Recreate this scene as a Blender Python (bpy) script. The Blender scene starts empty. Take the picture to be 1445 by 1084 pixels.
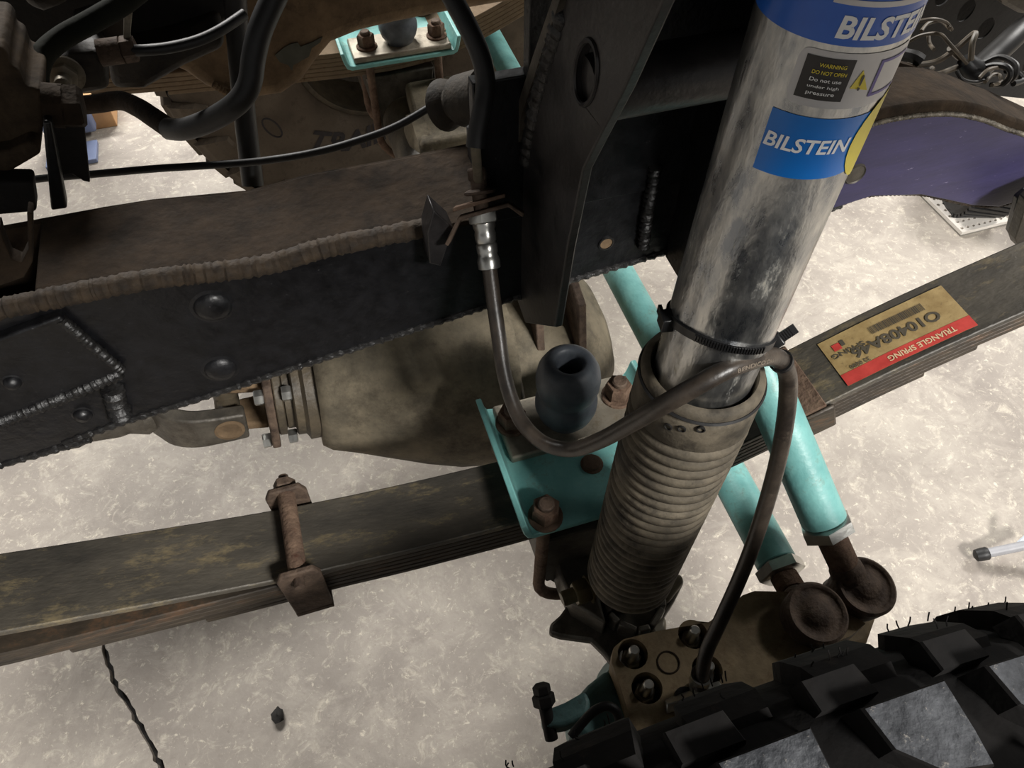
import bpy, math, random
from mathutils import Vector, Matrix, noise
from mathutils.geometry import tessellate_polygon
random.seed(7)
sc = bpy.context.scene
col = sc.collection

# ------------------------------------------------------------------ camera
IMW, IMH, FPX = 1445., 1084., 1085.
PITCH, YAW = math.radians(52), math.radians(17.5)
CAM = Vector((0, 0, 1.16))
FH = Vector((math.sin(YAW), math.cos(YAW), 0)); RT = Vector((math.cos(YAW), -math.sin(YAW), 0)); ZZ = Vector((0, 0, 1))
FW = FH * math.cos(PITCH) - ZZ * math.sin(PITCH); UP = FH * math.sin(PITCH) + ZZ * math.cos(PITCH)
cd = bpy.data.cameras.new('camera'); cam = bpy.data.objects.new('camera', cd); col.objects.link(cam)
cd.sensor_width = 36; cd.lens = 36 * FPX / IMW; cd.clip_start = .01
cam.matrix_world = Matrix(((RT.x, UP.x, -FW.x, CAM.x), (RT.y, UP.y, -FW.y, CAM.y), (RT.z, UP.z, -FW.z, CAM.z), (0, 0, 0, 1)))
sc.camera = cam

# ------------------------------------------------------------------ light
sc.view_settings.view_transform = 'Standard'; sc.view_settings.look = 'None'
sc.view_settings.gamma = 1; sc.view_settings.use_curve_mapping = False
sc.view_settings.exposure = 0.82
w = bpy.data.worlds.new('shop_air'); sc.world = w; w.use_nodes = True
w.node_tree.nodes['Background'].inputs[0].default_value = (1.0, .98, .95, 1)
w.node_tree.nodes['Background'].inputs[1].default_value = .17
def area(name, loc, target, sx, sy, power, colr=(1, .972, .93)):
    l = bpy.data.lights.new(name, 'AREA'); l.shape = 'RECTANGLE'; l.size = sx; l.size_y = sy; l.energy = power; l.color = colr
    o = bpy.data.objects.new(name, l); col.objects.link(o); o.location = loc
    o.rotation_euler = (Vector(target) - Vector(loc)).to_track_quat('-Z', 'Y').to_euler()
    return o
area('shop_light_key', (1.45, -2.4, 2.9), (.2, .4, .45), .9, .35, 115)
area('fill_light_side', (-2.4, -.8, 3.1), (.0, .5, .3), 1.3, .3, 18)  # added fill from the left, no known lamp there
area('shop_light_far', (-.4, 3.6, 3.1), (-.2, 1.9, 0), 2.2, .4, 130)
area('shop_light_front', (3.4, 1.6, 3.0), (1.3, 1.0, 0), 1.4, .4, 60)

# ------------------------------------------------------------------ helpers
def ray(px, py): return FW * FPX + RT * (px - IMW / 2) - UP * (py - IMH / 2)
def P(px, py, X=None, Y=None, Z=None, d=None):
    v = ray(px, py)
    if d is not None: t = d / FPX
    elif X is not None: t = (X - CAM.x) / v.x
    elif Y is not None: t = (Y - CAM.y) / v.y
    else: t = (Z - CAM.z) / v.z
    return CAM + v * t
def PP(pts, **k): return [P(a, b, **k) for a, b in pts]
V = Vector
def perp(a):
    a = a.normalized(); r = V((0, 0, 1)) if abs(a.z) < .9 else V((1, 0, 0))
    u = a.cross(r).normalized(); return u, a.cross(u).normalized()
def spline(pts, n=8):
    out = []
    for i in range(len(pts) - 1):
        p0 = pts[max(i - 1, 0)]; p1 = pts[i]; p2 = pts[i + 1]; p3 = pts[min(i + 2, len(pts) - 1)]
        for k in range(n):
            t = k / n
            out.append(.5 * ((2 * p1) + (p2 - p0) * t + (2 * p0 - 5 * p1 + 4 * p2 - p3) * t * t + (3 * p1 - p0 - 3 * p2 + p3) * t ** 3))
    out.append(pts[-1].copy()); return out
def interp(tab, x):
    if x <= tab[0][0]: a, b = tab[0], tab[1]
    elif x >= tab[-1][0]: a, b = tab[-2], tab[-1]
    else:
        for a, b in zip(tab, tab[1:]):
            if a[0] <= x <= b[0]: break
    return a[1] + (b[1] - a[1]) * (x - a[0]) / (b[0] - a[0])

class G:
    def __init__(s): s.v = []; s.f = []
    def add(s, vs, fs):
        o = len(s.v); s.v += [V(q) for q in vs]; s.f += [tuple(i + o for i in f) for f in fs]; return s
    def tube(s, path, r, n=12, caps=True, closed=False):
        m = len(path); R = r if callable(r) else (lambda i, t: r)
        vs = []; u = None
        for i, p in enumerate(path):
            if closed: d = path[(i + 1) % m] - path[i - 1]
            else: d = path[min(i + 1, m - 1)] - path[max(i - 1, 0)]
            d = d.normalized()
            if u is None: u, _ = perp(d)
            u = (u - d * u.dot(d)).normalized(); w_ = d.cross(u)
            rr = R(i, i / (m - 1))
            for k in range(n):
                a = 2 * math.pi * k / n; vs.append(p + (u * math.cos(a) + w_ * math.sin(a)) * rr)
        fs = []
        for i in range(m if closed else m - 1):
            j = (i + 1) % m
            for k in range(n): fs.append((i * n + k, i * n + (k + 1) % n, j * n + (k + 1) % n, j * n + k))
        if caps and not closed: fs += [tuple(range(n))[::-1], tuple((m - 1) * n + k for k in range(n))]
        return s.add(vs, fs)
    def lathe(s, o, ax, prof, n=28, caps=True):
        ax = ax.normalized(); u, w_ = perp(ax); vs = []; fs = []; m = len(prof)
        for r, h in prof:
            for k in range(n):
                a = 2 * math.pi * k / n; vs.append(o + ax * h + (u * math.cos(a) + w_ * math.sin(a)) * r)
        for i in range(m - 1):
            for k in range(n): fs.append((i * n + k, i * n + (k + 1) % n, (i + 1) * n + (k + 1) % n, (i + 1) * n + k))
        if caps: fs += [tuple(range(n))[::-1], tuple((m - 1) * n + k for k in range(n))]
        return s.add(vs, fs)
    def prism(s, poly, ext):
        n = len(poly); vs = list(poly) + [p + ext for p in poly]
        fs = [tuple(range(n)), tuple(range(2 * n - 1, n - 1, -1))]
        fs += [(i, i + n, (i + 1) % n + n, (i + 1) % n)[::1] for i in range(n)]
        return s.add(vs, fs)
    def prism_h(s, poly, holes, ext):
        loops = [list(poly)] + [list(h) for h in holes]; flat = [p for l in loops for p in l]; n = len(flat)
        tris = tessellate_polygon(loops)
        vs = flat + [p + ext for p in flat]
        fs = [tuple(t) for t in tris] + [tuple(i + n for i in t[::-1]) for t in tris]
        o = 0
        for l in loops:
            m = len(l)
            for i in range(m): fs.append((o + i, o + (i + 1) % m, o + (i + 1) % m + n, o + i + n))
            o += m
        return s.add(vs, fs)
    def box(s, c, a, b, d):
        vs = [c + a * i + b * j + d * k for i in (-1, 1) for j in (-1, 1) for k in (-1, 1)]
        return s.add(vs, [(0, 1, 3, 2), (4, 6, 7, 5), (0, 4, 5, 1), (2, 3, 7, 6), (0, 2, 6, 4), (1, 5, 7, 3)])
    def bx(s, lo, hi):
        lo = V(lo); hi = V(hi); c = (lo + hi) / 2; h = (hi - lo) / 2
        return s.box(c, V((h.x, 0, 0)), V((0, h.y, 0)), V((0, 0, h.z)))
    def hexp(s, o, ax, r, h, rot=0, ch=.12):
        ax = ax.normalized(); u, w_ = perp(ax); vs = []; fs = []
        rows = [(r * (1 - ch), 0), (r, h * .12), (r, h * .88), (r * (1 - ch), h)]
        for rr, hh in rows:
            for k in range(6):
                a = math.pi / 3 * k + rot; vs.append(o + ax * hh + (u * math.cos(a) + w_ * math.sin(a)) * rr)
        for i in range(3):
            for k in range(6): fs.append((i * 6 + k, i * 6 + (k + 1) % 6, (i + 1) * 6 + (k + 1) % 6, (i + 1) * 6 + k))
        fs += [tuple(range(6))[::-1], tuple(18 + k for k in range(6))]
        return s.add(vs, fs)
    def strip(s, path, wv, th):
        # rectangular section swept along a path: wv half width vector, thickness th below the path
        vs = []; fs = []; m = len(path)
        for i, p in enumerate(path):
            d = (path[min(i + 1, m - 1)] - path[max(i - 1, 0)]).normalized(); nn = wv.cross(d).normalized()
            if nn.z < 0: nn = -nn
            vs += [p - wv, p + wv, p + wv - nn * th, p - wv - nn * th]
        for i in range(m - 1):
            for k in range(4): fs.append((i * 4 + k, i * 4 + (k + 1) % 4, (i + 1) * 4 + (k + 1) % 4, (i + 1) * 4 + k))
        fs += [(3, 2, 1, 0), tuple((m - 1) * 4 + k for k in range(4))]
        return s.add(vs, fs)
    def bead(s, path, r, n=8, pitch=.004, amp=.28, seed=0):
        L = [0]
        for a, b in zip(path, path[1:]): L.append(L[-1] + (b - a).length)
        N = max(6, int(L[-1] / pitch * 4)); pts = []
        for k in range(N + 1):
            t = L[-1] * k / N; i = 0
            while i < len(L) - 2 and L[i + 1] < t: i += 1
            q = (t - L[i]) / max(1e-9, L[i + 1] - L[i]); pts.append(path[i].lerp(path[i + 1], q))
        rn = random.Random(seed)
        ph = [1 + amp * (((k % 4) / 4.) - .5) + rn.uniform(-.08, .08) for k in range(N + 1)]
        return s.tube(pts, lambda i, t: r * ph[i] * (.35 if i in (0, N) else 1), n)

BASE = {}
def link(o): col.objects.link(o); return o
def thing(name, label, cat, base=(0, 0, 0), group=None):
    o = link(bpy.data.objects.new(name, None)); o.location = base; o.empty_display_size = .02
    o['label'] = label; o['category'] = cat
    if group: o['group'] = group
    BASE[o.name] = V(base); return o
def mk(name, g, m, parent=None, bevel=0, seg=2, label=None, base=None, sharp=38, kind=None):
    b = BASE[parent.name] if parent else (V(base) if base is not None else V((0, 0, 0)))
    me = bpy.data.meshes.new(name)
    me.from_pydata([tuple(q - b) for q in g.v], [], g.f); me.update()
    import bmesh
    bm = bmesh.new(); bm.from_mesh(me); bmesh.ops.recalc_face_normals(bm, faces=bm.faces); bm.to_mesh(me); bm.free()
    me.polygons.foreach_set('use_smooth', [True] * len(me.polygons)); me.set_sharp_from_angle(angle=math.radians(sharp))
    me.materials.append(m)
    o = link(bpy.data.objects.new(name, me))
    if parent: o.parent = parent
    else: o.location = b
    BASE[o.name] = b
    if bevel:
        md = o.modifiers.new('soft_edge', 'BEVEL'); md.width = bevel; md.segments = seg; md.limit_method = 'ANGLE'; md.angle_limit = math.radians(40)
        md.harden_normals = False
    if label: o['label'] = label
    if kind: o['kind'] = kind
    return o
def one(name, g, m, label, cat, base=None, group=None, **k):
    if base is None:
        xs = [q.x for q in g.v]; ys = [q.y for q in g.v]; zs = [q.z for q in g.v]
        base = ((min(xs) + max(xs)) / 2, (min(ys) + max(ys)) / 2, min(zs))
    o = mk(name, g, m, None, base=base, label=label, **k); o['category'] = cat
    if group: o['group'] = group
    return o
def text2d(txt, size=1., bold=0., shear=0.):
    cu = bpy.data.curves.new('t', 'FONT'); cu.body = txt; cu.size = size; cu.offset = bold; cu.shear = shear; cu.resolution_u = 3
    cu.align_x = 'CENTER'; cu.align_y = 'CENTER'
    o = bpy.data.objects.new('t', cu); col.objects.link(o)
    dg = bpy.context.evaluated_depsgraph_get(); dg.update()
    me = bpy.data.meshes.new_from_object(o.evaluated_get(dg))
    vs = [(q.co.x, q.co.y) for q in me.vertices]; fs = [tuple(p.vertices) for p in me.polygons]
    bpy.data.objects.remove(o); bpy.data.curves.remove(cu); bpy.data.meshes.remove(me)
    return vs, fs
def fit_text(txt, bold=.0, shear=0.):
    vs, fs = text2d(txt, 1, bold, shear)
    x0 = min(a for a, b in vs); x1 = max(a for a, b in vs); y0 = min(b for a, b in vs); y1 = max(b for a, b in vs)
    return [((a - x0) / (x1 - x0), (b - y0) / (y1 - y0)) for a, b in vs], fs

# ------------------------------------------------------------------ materials
def lin(c): return tuple(((x / 255) / 12.92 if x / 255 <= .04045 else ((x / 255 + .055) / 1.055) ** 2.4) for x in c) + (1,)
def M(name, c1, c2=None, scale=30, rough=.55, metal=0., bump=.15, bscale=180, c3=None, s3=90, t3=(.62, .7), detail=8, rough2=None, spec=.5, lo=.35, hi=.65, stretch=None, coat=0):
    m = bpy.data.materials.new(name); m.use_nodes = True; nt = m.node_tree; N = nt.nodes; L = nt.links
    b = N['Principled BSDF']; b.inputs['Roughness'].default_value = rough; b.inputs['Metallic'].default_value = metal
    b.inputs['Specular IOR Level'].default_value = spec
    if coat: b.inputs['Coat Weight'].default_value = coat; b.inputs['Coat Roughness'].default_value = .15
    tc = N.new('ShaderNodeTexCoord'); co = tc.outputs['Object']
    if stretch:
        mp = N.new('ShaderNodeMapping'); mp.inputs['Scale'].default_value = stretch; L.new(co, mp.inputs[0]); co = mp.outputs[0]
    n1 = N.new('ShaderNodeTexNoise'); n1.inputs['Scale'].default_value = scale; n1.inputs['Detail'].default_value = detail; n1.inputs['Roughness'].default_value = .65; L.new(co, n1.inputs['Vector'])
    r1 = N.new('ShaderNodeValToRGB'); r1.color_ramp.elements[0].position = lo; r1.color_ramp.elements[1].position = hi
    r1.color_ramp.elements[0].color = lin(c1); r1.color_ramp.elements[1].color = lin(c2 or c1); L.new(n1.outputs['Fac'], r1.inputs['Fac'])
    outc = r1.outputs['Color']
    if c3:
        n3 = N.new('ShaderNodeTexNoise'); n3.inputs['Scale'].default_value = s3; n3.inputs['Detail'].default_value = 9; n3.inputs['Roughness'].default_value = .78; L.new(co, n3.inputs['Vector'])
        r3 = N.new('ShaderNodeValToRGB'); r3.color_ramp.elements[0].position = t3[0]; r3.color_ramp.elements[1].position = t3[1]; L.new(n3.outputs['Fac'], r3.inputs['Fac'])
        mx = N.new('ShaderNodeMix'); mx.data_type = 'RGBA'; L.new(r3.outputs['Color'], mx.inputs['Factor']); L.new(outc, mx.inputs['A']); mx.inputs['B'].default_value = lin(c3); outc = mx.outputs['Result']
        if metal and metal > .5:
            mm = N.new('ShaderNodeMath'); mm.operation = 'MULTIPLY_ADD'; mm.inputs[1].default_value = -metal * .8; mm.inputs[2].default_value = metal; L.new(r3.outputs['Color'], mm.inputs[0]); L.new(mm.outputs[0], b.inputs['Metallic'])
    L.new(outc, b.inputs['Base Color'])
    if rough2 is not None:
        mr = N.new('ShaderNodeMapRange'); mr.inputs['From Min'].default_value = .3; mr.inputs['From Max'].default_value = .7; mr.inputs['To Min'].default_value = rough; mr.inputs['To Max'].default_value = rough2
        L.new(n1.outputs['Fac'], mr.inputs['Value']); L.new(mr.outputs[0], b.inputs['Roughness'])
    if bump:
        nb = N.new('ShaderNodeTexNoise'); nb.inputs['Scale'].default_value = bscale; nb.inputs['Detail'].default_value = 5; L.new(co, nb.inputs['Vector'])
        bp = N.new('ShaderNodeBump'); bp.inputs['Strength'].default_value = bump; bp.inputs['Distance'].default_value = .002; L.new(nb.outputs['Fac'], bp.inputs['Height']); L.new(bp.outputs[0], b.inputs['Normal'])
    return m
BLACK = M('black_paint', (9, 9, 11), (19, 19, 22), 60, .34, bump=.35, bscale=150, c3=(78, 76, 76), s3=240, t3=(.63, .69), rough2=.5)
BLACKP = M('black_plate', (24, 23, 24), (50, 47, 47), 30, .34, bump=.2, bscale=190, c3=(84, 74, 64), s3=130, t3=(.64, .72), rough2=.5)
DIRT = M('dirt_on_steel', (36, 29, 22), (62, 50, 38), 34, .9, bump=.9, bscale=120, c3=(38, 30, 22), s3=18, t3=(.5, .75), spec=.2)
DIRTL = M('dusty_steel', (92, 76, 58), (126, 105, 81), 30, .85, bump=.5, bscale=150, c3=(62, 50, 38), s3=25, t3=(.55, .75), spec=.25)
WELD = M('painted_weld', (14, 13, 14), (32, 31, 30), 90, .42, bump=.6, bscale=260)
DIRTM = M('brown_grime', (52, 43, 33), (82, 68, 52), 26, .85, bump=.6, bscale=140, c3=(38, 31, 24), s3=20, t3=(.5, .72), spec=.25)
WELDB = M('dirty_weld', (38, 30, 22), (66, 53, 38), 80, .8, bump=.7, bscale=220)
WELDW = M('bare_weld', (60, 54, 46), (130, 122, 108), 90, .5, metal=.3, bump=.7, bscale=240)
PURPLE = M('purple_paint', (47, 44, 74), (56, 52, 88), 25, .45, bump=.08, c3=(140, 132, 160), s3=150, t3=(.63, .68), stretch=(.5, 1, 2.5))
ZINC = M('zinc_plate', (128, 133, 140), (214, 213, 208), 40, .22, metal=.97, bump=.22, bscale=160, c3=(168, 162, 142), s3=34, t3=(.58, .72), rough2=.42, stretch=(1.6, 1.6, .6))  # wide tone range along the axis puts the sheen into the colour
STEEL = M('grey_steel', (120, 114, 102), (158, 150, 135), 40, .5, metal=.55, bump=.15, c3=(98, 84, 62), s3=50, t3=(.55, .7))
BRIGHT = M('bright_steel', (165, 165, 162), (205, 204, 198), 40, .3, metal=.9, bump=.1)
RUST = M('rust', (84, 67, 56), (116, 95, 79), 70, .85, bump=.7, bscale=260, c3=(70, 44, 34), s3=60, t3=(.55, .7), spec=.25)
RUSTD = M('dark_rust', (66, 54, 46), (100, 84, 71), 70, .75, bump=.6, bscale=240, c3=(48, 36, 30), s3=50, t3=(.55, .7), spec=.3)
TURQ = M('turquoise_paint', (106, 164, 161), (132, 190, 185), 26, .42, bump=.2, bscale=200, c3=(110, 112, 92), s3=50, t3=(.55, .75), spec=.5)
TURQD = M('worn_turquoise_paint', (78, 110, 110), (100, 134, 132), 40, .5, bump=.35, bscale=160, c3=(58, 62, 54), s3=60, t3=(.52, .72))
RUB = M('black_rubber', (20, 20, 21), (34, 33, 33), 50, .5, bump=.12, c3=(62, 56, 48), s3=60, t3=(.6, .78))
RUBBLUE = M('bump_stop_rubber', (56, 61, 68), (84, 89, 95), 40, .5, bump=.1, c3=(106, 100, 90), s3=35, t3=(.55, .8))
HOSE = M('hose_rubber', (40, 35, 31), (70, 62, 54), 45, .38, bump=.12, bscale=400, c3=(118, 106, 92), s3=30, t3=(.58, .8))
BOOT = M('dusty_boot_rubber', (62, 57, 49), (112, 103, 88), 30, .75, bump=.3, bscale=220, c3=(36, 33, 29), s3=26, t3=(.52, .7), spec=.3)
TYRE = M('tyre_rubber', (14, 13, 13), (24, 22, 21), 30, .85, bump=.3, bscale=150, c3=(46, 39, 33), s3=40, t3=(.58, .75), spec=.2)
TYRELIT = M('lit_tread_rubber', (40, 42, 46), (78, 80, 84), 60, .6, bump=1.0, bscale=150, c3=(132, 128, 122), s3=150, t3=(.6, .66), spec=.4)  # light on the block tops is put into the grey; speckle is surface
TYREF = M('dusty_tyre_sidewall', (84, 75, 65), (108, 97, 84), 20, .85, bump=.2, c3=(72, 64, 56), s3=40, t3=(.5, .7), spec=.2)
LETT = M('tyre_letter', (52, 49, 50), (64, 60, 60), 40, .8, bump=.1, spec=.2)
LEAF = M('leaf_spring_steel', (62, 59, 54), (98, 92, 82), 16, .48, metal=.25, bump=.3, bscale=260, c3=(166, 148, 108), s3=34, t3=(.53, .8), stretch=(.5, 1.3, 1))
LEAFD = M('lower_leaf_steel', (50, 44, 38), (80, 70, 58), 40, .5, metal=.3, bump=.3, c3=(116, 80, 54), s3=20, t3=(.55, .75), stretch=(.6, 1, 2))
LEAFF = M('dusty_leaf', (110, 95, 78), (138, 120, 98), 30, .85, bump=.3, c3=(92, 76, 58), s3=30, t3=(.5, .7), spec=.2)
CAST = M('dusty_cast_iron', (88, 82, 70), (128, 118, 99), 20, .75, bump=.45, bscale=150, c3=(66, 60, 50), s3=15, t3=(.48, .68), spec=.3)
CASTD = M('oily_cast', (58, 52, 42), (92, 82, 66), 24, .55, bump=.5, bscale=150, c3=(40, 35, 28), s3=16, t3=(.5, .7))
CASTG = M('dark_bracket_steel', (66, 62, 56), (100, 94, 84), 34, .5, metal=.35, bump=.35, bscale=160, c3=(52, 44, 36), s3=30, t3=(.5, .7))
TAN = M('worn_tan_primer', (98, 84, 62), (136, 118, 90), 26, .7, bump=.3, bscale=170, c3=(82, 60, 38), s3=28, t3=(.52, .7), spec=.3)
DARK = M('grime_and_hole_shade', (16, 14, 12), (30, 26, 22), 40, .8, bump=.4)  # grime tone, also the painted shade inside holes
PANEL = M('dark_panel', (17, 16, 16), (27, 26, 25), 30, .7, bump=.2)
BLUE = M('blue_sticker', (0, 104, 190), (4, 114, 202), 12, .35, bump=0)
BLUEB = M('blue_band', (30, 88, 184), (44, 104, 200), 16, .3, bump=.03)
WHITE = M('white_print', (225, 228, 230), (236, 238, 238), 20, .4, bump=0)
CLEAR = M('silver_sticker', (176, 176, 178), (190, 190, 192), 20, .35, bump=0, metal=.2)
BLKP = M('black_print', (34, 32, 33), (42, 40, 40), 20, .4, bump=0)
YEL = M('yellow_print', (214, 196, 50), (224, 206, 62), 20, .4, bump=0)
PURP = M('purple_print', (74, 58, 140), (80, 64, 148), 20, .4, bump=0)
STK = M('stained_sticker', (146, 122, 78), (176, 152, 104), 60, .6, bump=.05, c3=(104, 84, 52), s3=150, t3=(.55, .72))
REDS = M('red_sticker_band', (180, 58, 52), (206, 74, 66), 60, .5, bump=.05, c3=(120, 60, 44), s3=130, t3=(.62, .75))
INK = M('faded_ink', (72, 66, 54), (86, 78, 64), 120, .7, bump=0)
CREAM = M('cream_print', (214, 190, 150), (222, 198, 158), 60, .6, bump=0)
NYLON = M('black_nylon', (17, 17, 18), (25, 25, 26), 60, .4, bump=.1)
CARD = M('cardboard', (186, 142, 98), (204, 160, 114), 20, .8, bump=.1)
BLUEF = M('blue_metal', (112, 124, 156), (122, 134, 166), 20, .5, bump=.05)
MATW = M('white_plastic', (206, 200, 192), (222, 216, 208), 20, .6, bump=.05)
GREYP = M('grey_tube', (148, 148, 152), (164, 164, 168), 20, .45, bump=.05)
WIRE = M('grey_wire', (86, 78, 66), (120, 108, 92), 40, .5, bump=.05)
WIREB = M('black_wire', (24, 23, 22), (38, 36, 34), 40, .45, bump=.05)

def concrete():
    m = bpy.data.materials.new('stained_concrete'); m.use_nodes = True; nt = m.node_tree; N = nt.nodes; L = nt.links
    b = N['Principled BSDF']; b.inputs['Roughness'].default_value = .62
    tc = N.new('ShaderNodeTexCoord'); co = tc.outputs['Object']
    def nz(s, d=8, r=.6, dist=0.):
        n = N.new('ShaderNodeTexNoise'); n.inputs['Scale'].default_value = s; n.inputs['Detail'].default_value = d; n.inputs['Roughness'].default_value = r; n.inputs['Distortion'].default_value = dist; L.new(co, n.inputs['Vector']); return n.outputs['Fac']
    def ramp(f, *st):
        r = N.new('ShaderNodeValToRGB'); e = r.color_ramp.elements
        while len(e) < len(st): e.new(.5)
        for q, (p, c) in zip(e, st): q.position = p; q.color = lin(c) if len(c) == 3 else c
        L.new(f, r.inputs['Fac']); return r.outputs['Color']
    def mix(f, a, bb):
        x = N.new('ShaderNodeMix'); x.data_type = 'RGBA'; L.new(f, x.inputs['Factor']); L.new(a, x.inputs['A'])
        if isinstance(bb, tuple): x.inputs['B'].default_value = lin(bb)
        else: L.new(bb, x.inputs['B'])
        return x.outputs['Result']
    W1 = (1, 1, 1, 1); B0 = (0, 0, 0, 1)
    c = ramp(nz(2.6, 9, .62, .4), (.3, (126, 118, 111)), (.5, (150, 142, 133)), (.7, (174, 166, 155)))
    c = mix(ramp(nz(9, 9, .75, .6), (.48, B0), (.66, (.35, .35, .35, 1))), c, (206, 198, 184))
    c = mix(ramp(nz(34, 8, .75, .8), (.54, B0), (.70, (.5, .5, .5, 1))), c, (226, 217, 198))
    c = mix(ramp(nz(16, 9, .72, 1.0), (.54, B0), (.72, (.45, .45, .45, 1))), c, (122, 113, 106))
    c = mix(ramp(nz(62, 6, .75), (.57, B0), (.66, (.3, .3, .3, 1))), c, (128, 118, 110))
    c = mix(ramp(nz(88, 6, .75, .5), (.58, B0), (.67, (.5, .5, .5, 1))), c, (236, 227, 206))
    c = mix(ramp(nz(150, 4, .7), (.64, B0), (.72, (.4, .4, .4, 1))), c, (96, 87, 80))
    L.new(c, b.inputs['Base Color'])
    bp = N.new('ShaderNodeBump'); bp.inputs['Strength'].default_value = .25; bp.inputs['Distance'].default_value = .003
    L.new(nz(70, 6), bp.inputs['Height']); L.new(bp.outputs[0], b.inputs['Normal'])
    return m
CONC = concrete()

# ------------------------------------------------------------------ floor with its crack
def crack_loop():
    pts = spline([P(a, b, Z=0) for a, b in [(140, 895), (149, 922), (160, 958), (178, 992), (199, 1025), (214, 1058), (232, 1092), (262, 1150)]], 5)
    rn = random.Random(3); A = []; B = []
    for i, p in enumerate(pts):
        d = (pts[min(i + 1, len(pts) - 1)] - pts[max(i - 1, 0)]).normalized(); s = V((-d.y, d.x, 0))
        wd = .0022 + rn.uniform(0, .002); q = p + s * rn.uniform(-.002, .002)
        if i in (0, len(pts) - 1): wd = .0003
        A.append(q + s * wd); B.append(q - s * wd)
    return A + B[::-1]
ck = crack_loop(); fl = [V((-6, -4, 0)), V((7, -4, 0)), V((7, 8, 0)), V((-6, 8, 0))]
g = G(); g.prism_h(fl, [ck], V((0, 0, -.02)))
floor = mk('floor', g, CONC); floor['kind'] = 'structure'
g = G(); g.bx((-1, -.2, -.024), (.1, .9, -.012)); mk('crack_bed', g, DARK, floor)

# ------------------------------------------------------------------ unseen truck body panels, added to shade the chassis (inner fender and hood)
g = G(); g.bx((-1.3, .52, 1.30), (1.1, 1.10, 1.32)); g.bx((-1.3, .50, .975), (1.1, .52, 1.45)); g.bx((-1.3, -.22, 1.27), (1.1, -.205, 1.47)); g.bx((-1.3, -.22, 1.45), (1.1, .52, 1.47))
wf = mk('shade_body_panels', g, DARK); wf['kind'] = 'structure'

# ------------------------------------------------------------------ near frame rail
FY = .45
webbot = PP([(-120, 700), (0, 657), (90, 626), (177, 595), (290, 560), (400, 524), (570, 470), (700, 428), (905, 366), (1010, 336), (1100, 312), (1190, 290)], Y=FY)
webtop = PP([(1150, 190), (1060, 215), (905, 255), (700, 305), (620, 323), (571, 333), (461, 355), (369, 381), (221, 399), (148, 412), (74, 427), (0, 442), (-120, 470)], Y=FY)
webbot = [V((-1.1, FY, .575))] + webbot[1:]; webtop = webtop[:-1] + [V((-1.1, FY, .775))]
rail = thing('frame_rail', 'black painted frame rail with dirt-caked top running across under the shock tower', 'frame rail', (.1, .5, .64))
g = G(); g.prism(webbot + webtop, V((0, .006, 0))); web = mk('web', g, BLACK, rail, bevel=.0015, label='black painted outer face of the rail')
# wavy weld ridge along the lower edge
g = G(); g.bead([p + V((0, .002, .0)) for p in spline(webbot, 4)], .0045, 8, .009, .3, 5); mk('edge_weld', g, WELD, rail)
topl = [p for p in spline(webtop[::-1][1:], 6) if p.x > P(38, 430, Y=FY).x]
g = G(); g.strip([V((p.x, .4975, p.z + .001)) for p in topl], V((0, .0475, 0)), .006); mk('top_flange', g, DIRT, rail, bevel=.002, label='brown dirt-caked top of the rail')
g = G(); g.strip([V((-1.1, .4975, .776)), V((-.30, .4975, .776))], V((0, .0475, 0)), .006); mk('top_flange', g, DIRT, rail, bevel=.002)
g = G(); g.prism([V((p.x, .541, p.z)) for p in webbot + webtop], V((0, .006, 0))); mk('inner_web', g, DIRT, rail)
g = G(); g.strip([V((p.x, .4975, p.z + .006)) for p in spline(webbot, 3)], V((0, .045, 0)), .006); mk('bottom_flange', g, BLACK, rail)
g = G(); g.bead([p + V((0, .0055, -.001)) for p in spline(webtop[4:], 4)], .0078, 12, .007, .12, 2); mk('weld_bead', g, WELDB, rail, label='brown dirty weld bead')
# raised patch plate with heavy weld
pp = PP([(-70, 490), (0, 478), (84, 447), (172, 524), (86, 558), (0, 592), (-70, 620)], Y=.442)
g = G(); g.prism(pp, V((0, .009, 0))); patch = mk('patch_plate', g, BLACK, rail, bevel=.002)
g = G(); g.bead([p + V((0, -.0005, 0)) for p in PP([(172, 524), (128, 543), (86, 560), (0, 594), (-70, 622)], Y=.445)], .0058, 10, .005, .35, 4); mk('weld_bead', g, WELD, rail)
g = G(); g.bead(PP([(84, 449), (128, 486), (172, 524)], Y=.445), .0042, 10, .004, .25, 6); mk('weld_bead', g, WELD, rail)
g = G(); g.bead(PP([(-60, 492), (0, 480), (84, 449)], Y=.446), .0032, 8, .004, .25, 7); mk('weld_bead', g, WELD, rail)
g = G(); g.bead(PP([(158, 545), (164, 570), (172, 590)], Y=.447), .0085, 10, .006, .35, 8); mk('weld_bead', g, WELD, rail)
g = G(); g.bead(PP([(925, 232), (920, 265), (913, 300), (907, 350)], Y=.447), .0055, 10, .005, .35, 8); mk('weld_bead', g, WELD, rail)
nY = V((0, -1, 0))
for (a, b, r) in [(300, 430, .0135), (311, 518, .0125), (18, 536, .006), (117, 582, .007)]:
    o = P(a, b, Y=FY + .002) if r > .01 or a > 60 else P(a, b, Y=.444)
    g = G(); g.lathe(o, nY, [(r * 1.25, 0), (r * 1.22, .002), (r * 1.02, .0026), (r * .98, .0038), (r * .8, .0062), (r * .45, .0078), (r * .05, .0082)], 24); mk('rivet', g, BLACK, rail)
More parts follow.
